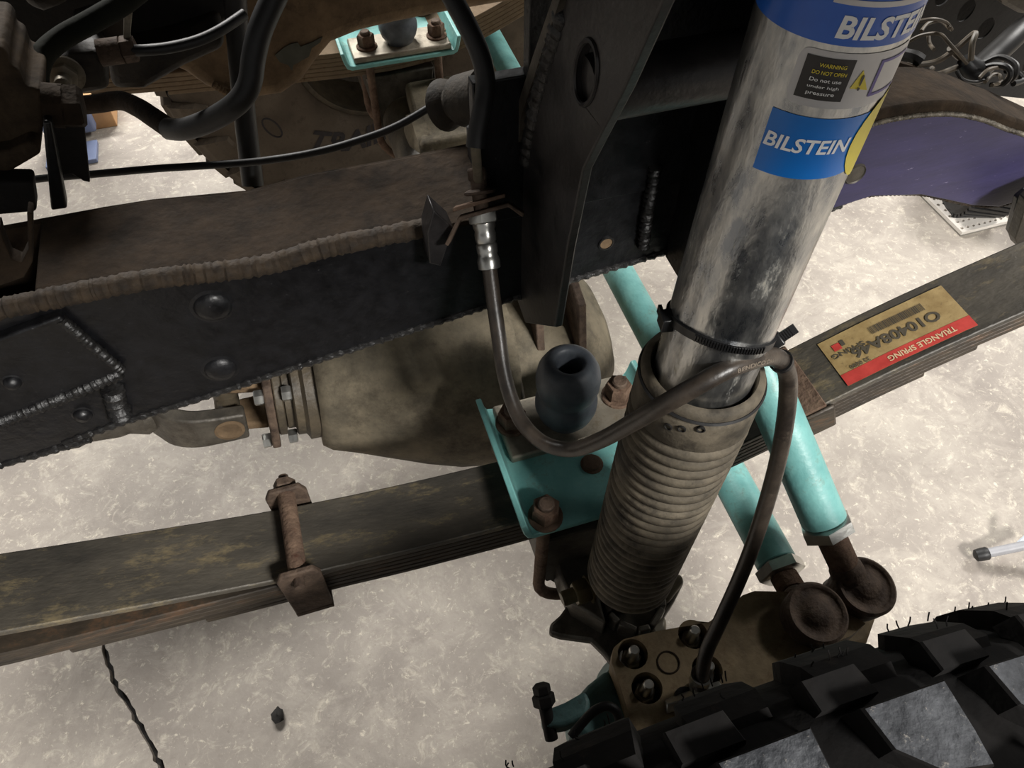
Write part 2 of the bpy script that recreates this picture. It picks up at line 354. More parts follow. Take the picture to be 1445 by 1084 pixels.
for (a, b, r) in [(870, 256, .006), (855, 343, .006)]:
    o = P(a, b, Y=FY)
    g = G(); g.lathe(o + V((0, .001, 0)), nY, [(r * 1.25, 0), (r * 1.2, .0022), (r * .95, .0024), (r * .9, -.004)], 20, caps=False); mk('hole_rim', g, WELD, rail)
    g = G(); g.lathe(o + V((0, .0004, 0)), nY, [(r * .95, 0), (r * .9, .0012)], 20); mk('plug', g, DIRTL, rail)
# purple boxing plate in front, with its dirty flange above
pb = PP([(1150, 302), (1190, 290), (1230, 277), (1300, 275), (1340, 283), (1372, 290), (1410, 292), (1450, 280), (1500, 250)], Y=.448)
pt = PP([(1500, 215), (1445, 192), (1420, 184), (1390, 172), (1355, 164), (1320, 163), (1280, 167), (1235, 176), (1200, 190), (1150, 202)], Y=.448)
g = G(); g.prism(pb + pt, V((0, .007, 0))); mk('boxing_plate', g, PURPLE, rail, bevel=.001, label='purple painted boxing plate')
g = G(); g.bead(spline([p + V((0, .0005, .001)) for p in pt[::-1]], 3), .0022, 8, .003, .5, 9); mk('weld_bead', g, WELDW, rail, label='bare metal weld bead')
tl = spline([V((p.x, .4795, p.z + .012)) for p in pt[::-1]], 3)
g = G(); g.strip(tl, V((0, .030, 0)), .012); mk('top_flange', g, DIRT, rail, bevel=.003)
g = G(); g.prism([V((p.x, .541, p.z)) for p in pb + pt], V((0, .006, 0))); mk('inner_web', g, DIRT, rail)
g = G(); g.bead(spline([p + V((0, .004, -.001)) for p in pb], 3), .0026, 8, .005, .4, 12); mk('edge_weld', g, WELDB, rail)
o = P(1207, 246, Y=.447)
g = G(); g.lathe(o + V((0, .001, 0)), nY, [(.0105, 0), (.0095, .0022), (.0085, .0012), (.006, .0016), (.001, .0022)], 24); mk('rivet', g, CASTG, rail)

# ------------------------------------------------------------------ shock tower
tower = thing('shock_tower', 'black welded shock tower with an oval hole beside the shock', 'shock tower', (.21, .4, .66))
TX = .15
BZ = P(715, 97, Y=.459).z
out = PP([(830, -120), (790, 0), (762, 82), (735, 165), (727, 250), (722, 400), (741, 456), (783, 462), (800, 352), (822, 240), (850, 184), (880, 126), (935, 0), (975, -90)], X=TX)
hole = [P(828 + 16 * math.cos(a) + 5 * math.sin(a) * -.6, 102 + 46 * math.sin(a), X=TX) for a in [2 * math.pi * k / 28 for k in range(28)]]
g = G(); g.prism_h(out, [hole], V((.0065, 0, 0))); mk('side_plate', g, BLACKP, tower, bevel=.0012, label='black plate with an oval hole')
g = G(); g.tube([p + V((-.0003, 0, 0)) for p in hole], .0015, 8, closed=True); mk('hole_rim', g, BLACKP, tower)
e = PP([(818, -120), (779, 0), (751, 82), (725, 165), (718, 250), (717, 330), (727, 250), (735, 165), (762, 82), (790, 0), (830, -120)], X=TX - .004)
g = G(); g.prism(e, V((.014, 0, 0))); mk('edge_flange', g, CASTG, tower)
g = G(); g.bead(PP([(800, 10), (786, 60), (774, 100), (760, 150), (751, 195), (746, 230)], X=TX + .0025), .0072, 10, .010, .3, 15); mk('weld_bead', g, WELD, tower)
g = G(); g.bead(PP([(712, 330), (716, 360), (720, 400)], X=TX - .001), .006, 10, .007, .5, 16); mk('weld_bead', g, WELD, tower)
rp = [V((.285, y, z)) for y, z in [(.449, .688), (.405, .686), (.385, .72), (.352, .85), (.31, .97), (.27, 1.05), (.25, 1.2), (.43, 1.2), (.449, .95)]]
g = G(); g.prism(rp, V((.0065, 0, 0))); mk('side_plate', g, BLACK, tower, bevel=.0012)
g = G(); g.bx((.114, .4478, .768), (.30, .459, BZ)); g.bx((.15, .44, BZ), (.29, .452, 1.2)); mk('back_plate', g, BLACK, tower, bevel=.001)
g = G(); g.bx((.128, .455, .772), (.30, .53, .802)); mk('base_box', g, BLACK, tower, bevel=.002)
c0 = P(890, 102, X=.155); c1 = P(1050, 62, X=.285)
cz = (c0 + c1) / 2
g = G(); g.tube([V((.1535, .355, .928)), V((.29, .355, .928))], .0185, 28); mk('cross_tube', g, BLACKP, tower, label='glossy black cross tube')
g = G(); g.bx((.13, .2, 1.13), (.31, .44, 1.14)); mk('top_plate', g, BLACKP, tower, bevel=.002)

# ------------------------------------------------------------------ shock absorber
SA = V((.2110, .249, 1.02)); SB = V((.1915, .252, .46)); SAX = (SA - SB).normalized(); SR = .0305
def sh(z): return SB + (SA - SB) * ((z - SB.z) / (SA.z - SB.z))
shock = thing('shock_absorber', 'large zinc shock absorber with blue stickers and a pleated dust boot', 'shock absorber', tuple(sh(.42)))
LB = 0.
def hgt(z): return (sh(z) - SB).dot(SAX)
g = G(); g.lathe(SB, SAX, [(SR, hgt(.66)), (SR, hgt(1.10)), (SR * .9, hgt(1.115)), (.008, hgt(1.118)), (.008, hgt(1.14))], 64); body = mk('body', g, ZINC, shock, sharp=50, label='zinc plated cylinder')
prof = []; ztop, zb = .794, .492
hT, hB = hgt(ztop), hgt(zb)
prof += [(SR + .0012, hT - .016), (SR + .0015, hT - .006), (.0335, hT + .001), (.0368, hT + .0006), (.0385, hT - .003), (.0388, hT - .007), (.0375, hT - .009), (.0388, hT - .011), (.0395, hT - .013), (.0398, hT - .036)]
npl = 24; step = (hT - .04 - hB) / npl
for k in range(npl):
    h = hT - .038 - k * step
    rr = .0402 - .0012 * k / npl
    prof += [(rr - .0034, h - step * .10), (rr - .0002, h - step * .32), (rr, h - step * .55), (rr - .0004, h - step * .85), (rr - .003, h - step * .98)]
prof += [(.035, hB - .002), (.02, hB - .002)]
g = G(); g.lathe(SB, SAX, prof[::-1], 64, caps=False); boot = mk('dust_boot', g, BOOT, shock, sharp=60, label='dusty pleated rubber boot')
g = G(); th = [(SR + .004, hT + .0005), (.0362, hT + .0028), (.0378, hT - .001), (.0372, hT - .004)]
g.lathe(SB, SAX, [(.0392, hT - .0085), (.0402, hT - .007), (.0392, hT - .0055), (.037, hT - .0065)], 64, caps=False); mk('clamp_ring', g, RUB, boot)
# cylinder mapping from the picture
def cyl(px, py, r=SR):
    d = ray(px, py).normalized(); w0 = CAM - SB
    dp = d - SAX * d.dot(SAX); wp = w0 - SAX * w0.dot(SAX)
    a = dp.dot(dp); b = 2 * dp.dot(wp); c = wp.dot(wp) - r * r; disc = b * b - 4 * a * c
    t = (-b - math.sqrt(max(disc, 0))) / (2 * a); q = CAM + d * t - SB
    return q.dot(SAX), math.atan2(q.dot(CV), q.dot(CU))
CU = (CAM - SB); CU = (CU - SAX * CU.dot(SAX)).normalized(); CV = SAX.cross(CU)
def cpt(h, a, r=SR): return SB + SAX * h + (CU * math.cos(a) + CV * math.sin(a)) * r
def cyl_patch(h0, h1, a0, a1, r, skew=0, rad=0., n=None):
    n = n or max(2, int(abs(a1 - a0) / .09)); vs = []; fs = []
    for i in range(n + 1):
        a = a0 + (a1 - a0) * i / n
        # rounded ends
        e_ = min(a - a0, a1 - a) * r; cut = 0
        if rad and e_ < rad: cut = rad - math.sqrt(max(0, rad * rad - (rad - e_) ** 2))
        vs += [cpt(h0 + cut, a, r), cpt(h1 - cut, a, r)]
    for i in range(n): fs.append((2 * i, 2 * i + 2, 2 * i + 3, 2 * i + 1))
    return G().add(vs, fs)
def cyl_text(txt, h0, h1, a0, a1, r, bold=.02, shear=.0):
    vs, fs = fit_text(txt, bold, shear)
    return G().add([cpt(h0 + (h1 - h0) * y, a0 + (a1 - a0) * x, r) for x, y in vs], fs)
def mid(*pts):
    q = [cyl(*p) for p in pts]; return sum(a for a, b in q) / len(q)
# blue sticker with the maker's name
hb0 = mid((1064, 238), (1120, 250)); hb1 = mid((1090, 150), (1150, 166)); ab0 = cyl(1076, 195)[1]; ab1 = 1.35
g = cyl_patch(hb0, hb1, ab0, ab1, SR + .0003); blue = mk('sticker', g, BLUE, shock, label='blue sticker reading BILSTEIN')
ht0 = mid((1076, 202), (1130, 215)); ht1 = mid((1080, 181), (1135, 194))
at0 = cyl(1080, 192)[1]; at1 = cyl(1196, 203)[1]
g = cyl_text('BILSTEIN', ht0, ht1, at0, at1, SR + .0006, .022, .12); mk('lettering', g, WHITE, blue)
ay = cyl(1201, 195)[1]; hm = (hb0 + hb1) / 2
nn = 24; vs = []
for q in (.04, .35, .7, 1.):
    for k in range(nn): vs.append(cpt(hm + .021 * q * math.sin(2 * math.pi * k / nn), ay + .62 + .60 * q * math.cos(2 * math.pi * k / nn), SR + .0007))
g = G().add(vs, [(i * nn + k, i * nn + (k + 1) % nn, (i + 1) * nn + (k + 1) % nn, (i + 1) * nn + k) for i in range(3) for k in range(nn)]); mk('round_emblem', g, YEL, blue)
# warning sticker
hw0 = mid((1115, 142), (1180, 155)); hw1 = mid((1140, 66), (1200, 74)); aw0 = cyl(1117, 108)[1]
g = cyl_patch(hw0, hw1, aw0, 1.45, SR + .0003, rad=.004, n=40); ws = mk('sticker', g, CLEAR, shock, label='silver warning sticker')
hk0 = mid((1120, 133), (1180, 143)); hk1 = mid((1142, 75), (1205, 84)); ak0 = cyl(1130, 104)[1]; ak1 = cyl(1198, 112)[1]
g = cyl_patch(hk0, hk1, ak0, ak1, SR + .0005); mk('black_field', g, BLKP, ws)
da = ak1 - ak0; dh = hk1 - hk0
for i, (t, m_, f0, f1) in enumerate([('WARNING', YEL, .3, .85), ('DO NOT OPEN', YEL, .2, .9), ('Do not use', WHITE, .2, .85), ('under high', WHITE, .2, .85), ('pressure', WHITE, .22, .8)]):
    yy = hk1 - dh * (.13 + .17 * i)
    g = cyl_text(t, yy - dh * .09, yy, ak0 + da * f0, ak0 + da * f1, SR + .0008, .01); mk('lettering', g, m_, ws)
tri = [cyl(1198, 124), (cyl(1222, 126)), cyl(1218, 98)]
g = G().add([cpt(a, b, SR + .0006) for a, b in tri], [(0, 1, 2)]); mk('warning_triangle', g, YEL, ws)
cx = sum(b for a, b in tri) / 3; ch_ = sum(a for a, b in tri) / 3
g = cyl_text('!', ch_ - .003, ch_ + .0035, cx - .018, cx + .018, SR + .0008); mk('lettering', g, BLKP, ws)
hp0, hp1, ap0 = hk0 + .001, hk1 - .001, cyl(1232, 112)[1]
g = G()
for q in (cyl_patch(hp0, hp1, ap0, ap0 + .05, SR + .0006), cyl_patch(hp0, hp0 + .0012, ap0, 1.4, SR + .0006), cyl_patch(hp1 - .0012, hp1, ap0, 1.4, SR + .0006)): g.add(q.v, q.f)
mk('print_frame', g, PURP, ws)
# upper band
hu0 = mid((1150, 57), (1200, 66)); hu1 = hu0 + .034
g = cyl_patch(hu0, hu1, -1.45, 1.6, SR + .0003); ub = mk('sticker', g, BLUEB, shock, label='blue band reading BILSTEIN')
hl0 = mid((1180, 54), (1240, 55)); hl1 = mid((1190, 21), (1246, 22))
al0 = cyl(1182, 40)[1]; al1 = cyl(1268, 36)[1]
g = cyl_text('BILSTEIN', hl0, hl1, al0, al0 + (al1 - al0) * 1.85, SR + .0006, .03, .1); mk('lettering', g, WHITE, ub)
g = cyl_patch(hl1 + .0035, hl1 + .0055, al0 - .15, 1.6, SR + .0006); mk('line_print', g, CLEAR, ub)
# vent holes of the boot collar
for a, b in [(943, 602), (962, 605), (989, 606)]:
    h_, a_ = cyl(a, b, .0397); nrm = (CU * math.cos(a_) + CV * math.sin(a_))
    g = G(); g.lathe(cpt(h_, a_, .0392), nrm, [(.0026, 0), (.0028, .0012), (.0021, .0014), (.0018, -.002), (.0001, -.002)], 14, caps=False); mk('vent_hole', g, DARK, boot)
# lower eye
g = G(); g.tube([sh(.405) + V((-.022, 0, 0)), sh(.405) + V((.022, 0, 0))], .016, 20); g.lathe(sh(.405), SAX, [(.011, 0), (.011, .05)], 16); mk('lower_eye', g, CASTD, shock)

# cable ties
def strap_loop(center, ax, r, wd, m, parent, name='strap', a0=0, a1=2 * math.pi, tilt=0.):
    u, v_ = perp(ax); vs = []; fs = []; n = 56
    for i in range(n + 1):
        a = a0 + (a1 - a0) * i / n; d_ = u * math.cos(a) + v_ * math.sin(a); q = center + ax * (tilt * math.sin(a))
        for rr, hh in ((r, -wd), (r, wd), (r + .0013, wd), (r + .0013, -wd)): vs.append(q + d_ * rr + ax * hh)
    for i in range(n):
        for k in range(4): fs.append((4 * i + k, 4 * i + (k + 1) % 4, 4 * i + 4 + (k + 1) % 4, 4 * i + 4 + k))
    return mk(name, G().add(vs, fs), m, parent)
zt = (hgt(.78))
q1 = cyl(1020, 487, SR)[0]; tiec = SB + SAX * q1
tie = thing('cable_tie', 'black cable tie strapped round the shock, its head on the left', 'cable tie', tuple(tiec), 'cable ties on the shock')
hl, al = cyl(947, 452); hr, ar = cyl(1085, 488)
# plane through the strap: three picture points on the cylinder
pa, pb_, pc = cpt(*cyl(948, 450)), cpt(*cyl(1020, 487)), cpt(*cyl(1080, 490))
nrm = (pb_ - pa).cross(pc - pa).normalized(); nrm = nrm if nrm.dot(SAX) > 0 else -nrm
vs = []; fs = []; n = 72
for i in range(n):
    a = 2 * math.pi * i / n; d_ = CU * math.cos(a) + CV * math.sin(a); base_ = SB + d_ * SR
    t = (pa - base_).dot(nrm) / SAX.dot(nrm); hh0 = t
    for rr, hh in ((SR, -.0029), (SR, .0029), (SR + .0016, .0029), (SR + .0016, -.0029)): vs.append(SB + d_ * rr + SAX * (hh0 + hh))
for i in range(n):
    j = (i + 1) % n
    for k in range(4): fs.append((4 * i + k, 4 * i + (k + 1) % 4, 4 * j + (k + 1) % 4, 4 * j + k))
mk('strap', G().add(vs, fs), NYLON, tie)
dl = (CU * math.cos(al) + CV * math.sin(al)); tl_ = SAX.cross(dl)
o = cpt(hl, al, SR + .0025)
g = G(); g.box(o, dl * .004, tl_ * .005, SAX * .0048); mk('tie_head', g, NYLON, tie, bevel=.0008)
g = G(); g.box(o - tl_ * .006 + dl * .001 - SAX * .002, dl * .001, tl_ * .006, SAX * .0028); mk('tie_tail', g, NYLON, tie)
# teeth of the strap between the two heads
g = G()
for k in range(26):
    px = 985 + k * 3.6; py = 470 + 20 * math.sin(min(1, (k / 20)) * math.pi / 2); h_, a_ = cyl(px, py)
    base_ = SB + (CU * math.cos(a_) + CV * math.sin(a_)) * SR; t = (pa - base_).dot(nrm) / SAX.dot(nrm)
    d_ = CU * math.cos(a_) + CV * math.sin(a_); t_ = SAX.cross(d_); g.box(cpt(t, a_, SR + .0018), d_ * .0006, t_ * .0005, SAX * .0022)
mk('teeth', g, NYLON, tie)
tie2 = thing('cable_tie', 'black cable tie with a cut stub holding the hose to the shock', 'cable tie', tuple(P(1100, 490, d=.465)), 'cable ties on the shock')
ho = P(1092, 483, d=.462)
ex = (P(1112, 470, d=.458) - ho).normalized(); ey = FW.cross(ex).normalized(); ez = ex.cross(ey)
g = G(); g.box(ho, ex * .0055, ey * .0042, ez * .004); mk('tie_head', g, NYLON, tie2, bevel=.0009)
g = G(); g.box(ho + ex * .0095, ex * .0055, ey * .003, ez * .0012); mk('tie_tail', g, NYLON, tie2)
g = G()
for k in range(5): g.box(ho + ex * (.0062 + k * .0015), ex * .0004, ey * .003, ez * .0018)
mk('teeth', g, NYLON, tie2)

# ------------------------------------------------------------------ brake hose
HR = .0058
hp = [P(a, b, d=dd) for a, b, dd in [(690, 372, .574), (696, 420, .580), (703, 470, .585), (712, 530, .588), (728, 580, .588), (748, 610, .583), (775, 629, .575), (810, 634, .56), (850, 620, .522), (890, 598, .480), (930, 575, .446), (975, 549, .428), (1020, 524, .424), (1060, 508, .433), (1088, 503, .449), (1104, 512, .463), (1112, 535, .478), (1110, 580, .497), (1100, 640, .52), (1083, 705, .545), (1062, 770, .57), (1040, 825, .588), (1015, 880, .602), (997, 920, .61), (990, 955, .615), (988, 972, .617)]]
hose = thing('brake_hose', 'long black brake hose looping from the frame fitting past the shock to the wheel', 'brake hose', tuple(hp[-1]))
hs = spline(hp, 8)
g = G(); g.tube(hs, HR, 16); mk('hose', g, HOSE, hose)
# strap of the second tie round the hose
i0 = 15 * 8 - 1; cc = hs[i0]; ax_ = (hs[i0 + 1] - hs[i0 - 1]).normalized()
strap_loop(cc, ax_, HR + .0001, .0016, NYLON, tie2)
# crimped upper fitting
f1 = hp[0]; fa = (P(683, 318, d=.566) - f1); FA = fa.normalized(); fl_ = fa.length
g = G(); g.lathe(f1 - FA * .004, FA, [(.0066, 0), (.0083, .0006), (.0086, .006), (.0078, .009), (.0072, .0105), (.0078, .013), (.0079, .018), (.0070, .0195), (.0077, .0215), (.008, .026), (.0074, .0285), (.0085, .0315), (.0085, .034)], 28); mk('crimped_ferrule', g, BRIGHT, hose, label='crimped metal ferrule')
nut0 = f1 + FA * .030
g = G(); g.hexp(nut0, FA, .0115, .0085, .3); mk('hex_fitting', g, BRIGHT, hose)
g = G(); g.lathe(nut0 + FA * .0085, FA, [(.006, 0), (.006, .03)], 16); mk('threaded_end', g, RUSTD, hose)
# lower fitting
lf = hp[-1]; LA = V((.05, -.1, -1)).normalized()
g = G(); g.lathe(hp[-2] + LA * -.004, LA, [(HR + .0006, .002), (.0088, 0), (.0088, .014), (.0080, .016), (.0080, .026)], 24, caps=False); mk('lower_ferrule', g, BRIGHT, hose)
fb = P(985, 990, d=.628)
g = G(); g.box(P(978, 984, d=.626), (RT * .9 + UP * .3).normalized() * .024, FW * .006, UP * .004); mk('banjo_block', g, BRIGHT, hose, bevel=.0012)
# printed marks on the hose
def hose_text(txt, i0, i1, m, frac=.55, s=1):
    vs, fs = fit_text(txt, .01); out_ = []
    for x, y in vs:
        t = i0 + (i1 - i0) * x; k = int(t); q = hs[k].lerp(hs[k + 1], t - k); d_ = (hs[k + 1] - hs[k]).normalized()
        c_ = (CAM - q); c_ = (c_ - d_ * c_.dot(d_)).normalized(); s_ = c_.cross(d_); 
        if s_.dot(UP) < 0: s_ = -s_
        a_ = -.6 + (y - .5) * .42; out_.append(q + (c_ * math.cos(a_) + s_ * math.sin(a_)) * (HR + .0003))
    return mk('lettering', G().add(out_, fs), m, hose)
hose_text('BENDICO DW1', 12 * 8 + 2, 14 * 8 - 2, M('worn_print', (112, 102, 90), (124, 112, 98), 60, .6))

# ------------------------------------------------------------------ hose bracket on the frame
br = thing('hose_bracket', 'rusty bent bracket on the frame clamping the hose fitting', 'bracket', tuple(P(690, 300, Y=.43)))
o = f1 + FA * .0395
bu, bv = perp(FA); 
lx = RT - FA * RT.dot(FA); lx.normalize(); ly = FA.cross(lx).normalized()
lx = (lx * .98 + FA * .14).normalized()
bp_ = [o + lx * -.030 + FA * -.016, o + lx * -.017 + FA * .0005, o + lx * .020 + FA * .0005, o + lx * .031 + FA * -.010]
g = G(); g.tube([o], .001) if False else None
pr = []
for q in bp_: pr.append(q)
g.strip(pr, ly * .013, .003); mk('bracket_plate', g, RUSTD, br, bevel=.0008)
g = G(); g.box(o + FA * .006 + lx * -.001, lx * .0195, ly * .012, FA * .0014); mk('spring_clip', g, RUST, br, bevel=.0006, label='rusty spring clip')
g = G(); g.lathe(o + FA * .011, FA, [(.010, 0), (.0115, .001), (.0115, .0025), (.008, .004)], 24); mk('washer', g, RUSTD, br)
g = G(); g.prism(PP([(603, 330), (612, 297), (640, 322), (622, 376), (606, 372)], Y=.43), V((0, .02, 0))); mk('bracket_foot', g, BLACKP, br, bevel=.001)
# hard line with rubber sleeve
hl_ = thing('brake_line', 'steel brake line in a black rubber sleeve dropping into the frame fitting', 'brake line', tuple(o + FA * .014))
sl = spline([P(a, b, d=dd) for a, b, dd in [(606, -60, .46), (640, 0, .468), (664, 45, .474), (680, 85, .48), (685, 120, .485), (680, 155, .49), (673, 190, .496), (671, 208, .499)]], 8)
g = G(); g.tube(sl, .0063, 18); mk('rubber_sleeve', g, RUB, hl_)
g = G(); g.tube([sl[-4], sl[-1], o + FA * .02], .0034, 14); mk('steel_tube', g, CAST, hl_)
na = o + FA * .017
g = G(); g.hexp(na + FA * .004, FA, .0074, .009, .2); g.lathe(na - FA * .004, FA, [(.0058, 0), (.006, .009)], 18); mk('flare_nut', g, RUSTD, hl_)

# ------------------------------------------------------------------ leaf springs
ZT = [(-.75, .735), (-.5, .666), (-.3, .614), (-.2, .593), (-.1, .5725), (0, .561), (.09, .5555), (.165, .5545), (.24, .562), (.31, .583), (.38, .612), (.45, .642), (.51, .6635), (.6, .69), (.75, .733)]
def zt_(x):
    return interp(ZT, x)
def spring(yc, label, mats, ends, full, group=None):
    t = thing('leaf_spring', label, 'leaf spring', (.165, yc, .51), 'front leaf springs')
    th = .0068; hw = V((0, .033, 0))
    n = 6
    for k in range(n):
        x0 = ends[0] + k * (.03 if k < 2 else .085) * .9; x1 = ends[1] - k * .055
        if k >= 2: x0 = -.47 + (k - 2) * .10; x1 = .62 - (k - 2) * .045
        xs = [x0 + (x1 - x0) * i / 40 for i in range(41)]
        pts = []
        for x in xs:
            gap = 0 if k == 0 else max(0, (-.07 - x)) * .13
            pts.append(V((x, yc, zt_(x) - k * th * .98 - gap)))
        sm = [pts[0]] + [(pts[i - 1] + pts[i] * 2 + pts[i + 1]) / 4 for i in range(1, 40)] + [pts[-1]]
        g = G(); g.strip(sm, hw, th); mk('leaf', g, mats[0] if k == 0 else mats[1], t, bevel=.0014, label='long top leaf' if k == 0 else None)
    return t
sp = spring(.335, 'near leaf spring pack running past the tire with a worn sticker', (LEAF, LEAFD), (-.75, .75), True)
# spring clamp with spacer tube
xc = -.085
zc = zt_(xc)
g = G(); g.tube([V((xc, .298, zc + .013)), V((xc, .372, zc + .013))], .0075, 20); mk('spacer_tube', g, RUST, sp, label='rusty spacer tube of the clamp')
g = G(); g.tube([V((xc, .285, zc + .013)), V((xc, .392, zc + .013))], .0042, 14); g.hexp(V((xc, .3785, zc + .013)), V((0, 1, 0)), .0095, .008); mk('clamp_bolt', g, RUSTD, sp)
for y0, y1, nm in ((.293, .2985, 0), (.3715, .377, 1)):
    g = G(); g.prism([V((xc - .016, y0, zc - .050)), V((xc + .016, y0, zc - .050)), V((xc + .0175, y0, zc + .012)), V((xc + .013, y0, zc + .022)), V((xc - .013, y0, zc + .022)), V((xc - .0175, y0, zc + .012))], V((0, y1 - y0, 0))); mk('clamp_strap', g, RUSTD, sp, bevel=.0016)
g = G(); g.bx((xc - .016, .293, zc - .056), (xc + .016, .377, zc - .050)); mk('clamp_base', g, RUSTD, sp, bevel=.001)
# rear clamp wrapped round the pack (beside the hose)
xw = .375; zw = zt_(xw)
dxw = V((1, 0, (zt_(xw + .02) - zt_(xw - .02)) / .04)).normalized(); nzw = V((-dxw.z, 0, dxw.x))
g = G(); g.box(V((xw, .335, zw)) + nzw * .002, dxw * .011, V((0, .036, 0)), nzw * .0018); mk('wrap_strap', g, RUST, sp, bevel=.001, label='rusty wrap strap')
g = G(); g.box(V((xw + .004, .2985, zw)) - nzw * .018, dxw * .014, V((0, .0025, 0)), nzw * .019); mk('wrap_side', g, LEAFD, sp, bevel=.003)
g = G(); g.box(V((xw, .3715, zw)) - nzw * .018, dxw * .012, V((0, .0025, 0)), nzw * .019); mk('wrap_side', g, LEAFD, sp, bevel=.003)
# sticker on the top leaf; u runs from the low end to the high end, v from the outer edge inwards
s0, s1 = .408, .520
def stk(u, v_, up=.0006):
    x = s0 + (s1 - s0) * u; y = .3075 + .051 * v_; x += (v_ - .5) * .0
    return V((x, y, zt_(x))) + V((-.38, 0, .92)) * (.0008 + up)
def stk_rect(u0, u1, v0, v1, up):
    vs = []; n = 12
    for i in range(n + 1):
        u = u0 + (u1 - u0) * i / n; vs += [stk(u, v0, up), stk(u, v1, up)]
    return G().add(vs, [(2 * i, 2 * i + 2, 2 * i + 3, 2 * i + 1) for i in range(n)])
st = mk('sticker', stk_rect(0, 1, .0, 1, 0), STK, sp, label='stained sticker with red band and part number')
mk('red_band', stk_rect(0, 1, .0, .24, .0003), REDS, st)
def stk_text(txt, u0, u1, v0, v1, m, bold=.02):
    vs, fs = fit_text(txt, bold)
    # printed upside down as seen from here
    return mk('lettering', G().add([stk(u1 - (u1 - u0) * x, v1 - (v1 - v0) * y, .0006) for x, y in vs], fs), m, st)
stk_text('O10408A46', .16, .84, .38, .60, INK, .03)
stk_text('TRIANGLE SPRING', .34, .86, .06, .17, CREAM)
stk_text('SPRING', .03, .28, .56, .66, INK)
stk_text('32 0000', .09, .24, .25, .33, INK)
g = G(); rn = random.Random(4); u = .36
while u < .78:
    w_ = rn.choice((.004, .006, .009)); q = stk_rect(u, u + w_, .68, .84, .0005); g.add(q.v, q.f); u += w_ + rn.choice((.004, .006))
mk('barcode', g, INK, st)
mk('red_mark', stk_rect(.07, .13, .70, .84, .0005), REDS, st); mk('dark_mark', stk_rect(.135, .165, .74, .86, .0005), INK, st)
# far spring
FYC = 1.162
fsp = spring(FYC, 'far leaf spring with brown dusty leaves behind the dirt-caked crossmember', (LEAFF, LEAFF), (-.55, .62), False)
xw = .40; zw = zt_(xw)
g = G(); g.box(V((xw, FYC - .0355, zw - .022)), V((.016, 0, .006)), V((0, .003, 0)), V((-.008, 0, .032))); mk('clamp_strap', g, LEAFF, fsp, bevel=.001)
g = G(); g.box(V((xw, FYC, zw + .006)), V((.014, 0, .005)), V((0, .038, 0)), V((0, 0, .002))); mk('clamp_strap', g, LEAFF, fsp, bevel=.001)

# ------------------------------------------------------------------ spring plates, bump stops, U-bolts
def plate_set(cy, sgn, lab):
    # sgn +1: bump stop on the inner (larger Y) side
    y0, y1 = (cy - .052, cy + .088) if sgn > 0 else (cy - .088, cy + .052)
    z = .556
    t = thing('spring_plate', lab[0], 'spring plate', (.177, cy, z), 'turquoise spring plates')
    def plate_path(x0, x1, h):
        return [V((x0 - .006, 0, z + h)), V((x0, 0, z + h * .45)), V((x0 + .004, 0, z + .006)), V((x0 + .012, 0, z + .0015)), V((x1 - .012, 0, z + .0015)), V((x1 - .004, 0, z + .006)), V((x1, 0, z + h * .45)), V((x1 + .006, 0, z + h))]
    fx = 0 if sgn > 0 else .016
    prof = [V((.097, 0, z + .027)), V((.1, 0, z + .012)), V((.1035, 0, z + .003)), V((.110, 0, z)), V((.247, 0, z)), V((.2535, 0, z + .003)), V((.257, 0, z + .012)), V((.260, 0, z + .027))]
    inn = [V((.1025, 0, z + .027)), V((.1055, 0, z + .013)), V((.108, 0, z + .0075)), V((.113, 0, z + .006)), V((.244, 0, z + .006)), V((.249, 0, z + .0075)), V((.2515, 0, z + .013)), V((.2545, 0, z + .027))]
    g = G(); g.prism([V((p.x - (fx if p.x < .17 else 0), y0, p.z)) for p in prof + inn[::-1]], V((0, y1 - y0, 0))); mk('channel_plate', g, TURQ, t, bevel=.0012)
    cp = V((.182, cy, z + .006))
    g = G(); g.lathe(cp, ZZ, [(.0105, 0), (.0105, .0008), (.008, .001), (.0078, .004), (.003, .006)], 18); mk('centre_pin', g, RUST, t, label='rusty centre pin')
    by = cy + .053 * sgn
    pad = thing('bump_stop', lab[1], 'bump stop', (.171, by, z + .006), 'bump stops')
    yy0, yy1 = by - .031, by + .031
    g = G(); g.bx((.112 - fx * .8, yy0, z + .006), (.246, yy1, z + .0155)); mk('mounting_plate', g, STEEL, pad, bevel=.0025, label='grey steel mounting plate')
    o_ = V((.174, by - .001 * sgn, z + .0155))
    g = G(); g.lathe(o_, ZZ, [(.020, 0), (.0215, .004), (.0255, .010), (.0285, .020), (.0285, .028), (.0262, .034), (.0248, .0375), (.0262, .041), (.0285, .049), (.029, .058), (.0275, .068), (.0235, .0765), (.0195, .080), (.0155, .0812), (.0128, .0795), (.0118, .076), (.0112, .03), (.001, .028)], 40, caps=False); mk('rubber_body', g, RUBBLUE, pad, sharp=60)
    return t
plate_set(.335, 1, ('near turquoise spring plate with raised side lips bolted on the leaf spring', 'near grey-black rubber bump stop with a hole in its top, below the brake hose'))
plate_set(FYC, -1, ('far turquoise spring plate seen under the dirt-caked crossmember', 'far black bump stop between two rusty nuts on the far spring plate'))
AX, AZ = .175, .43
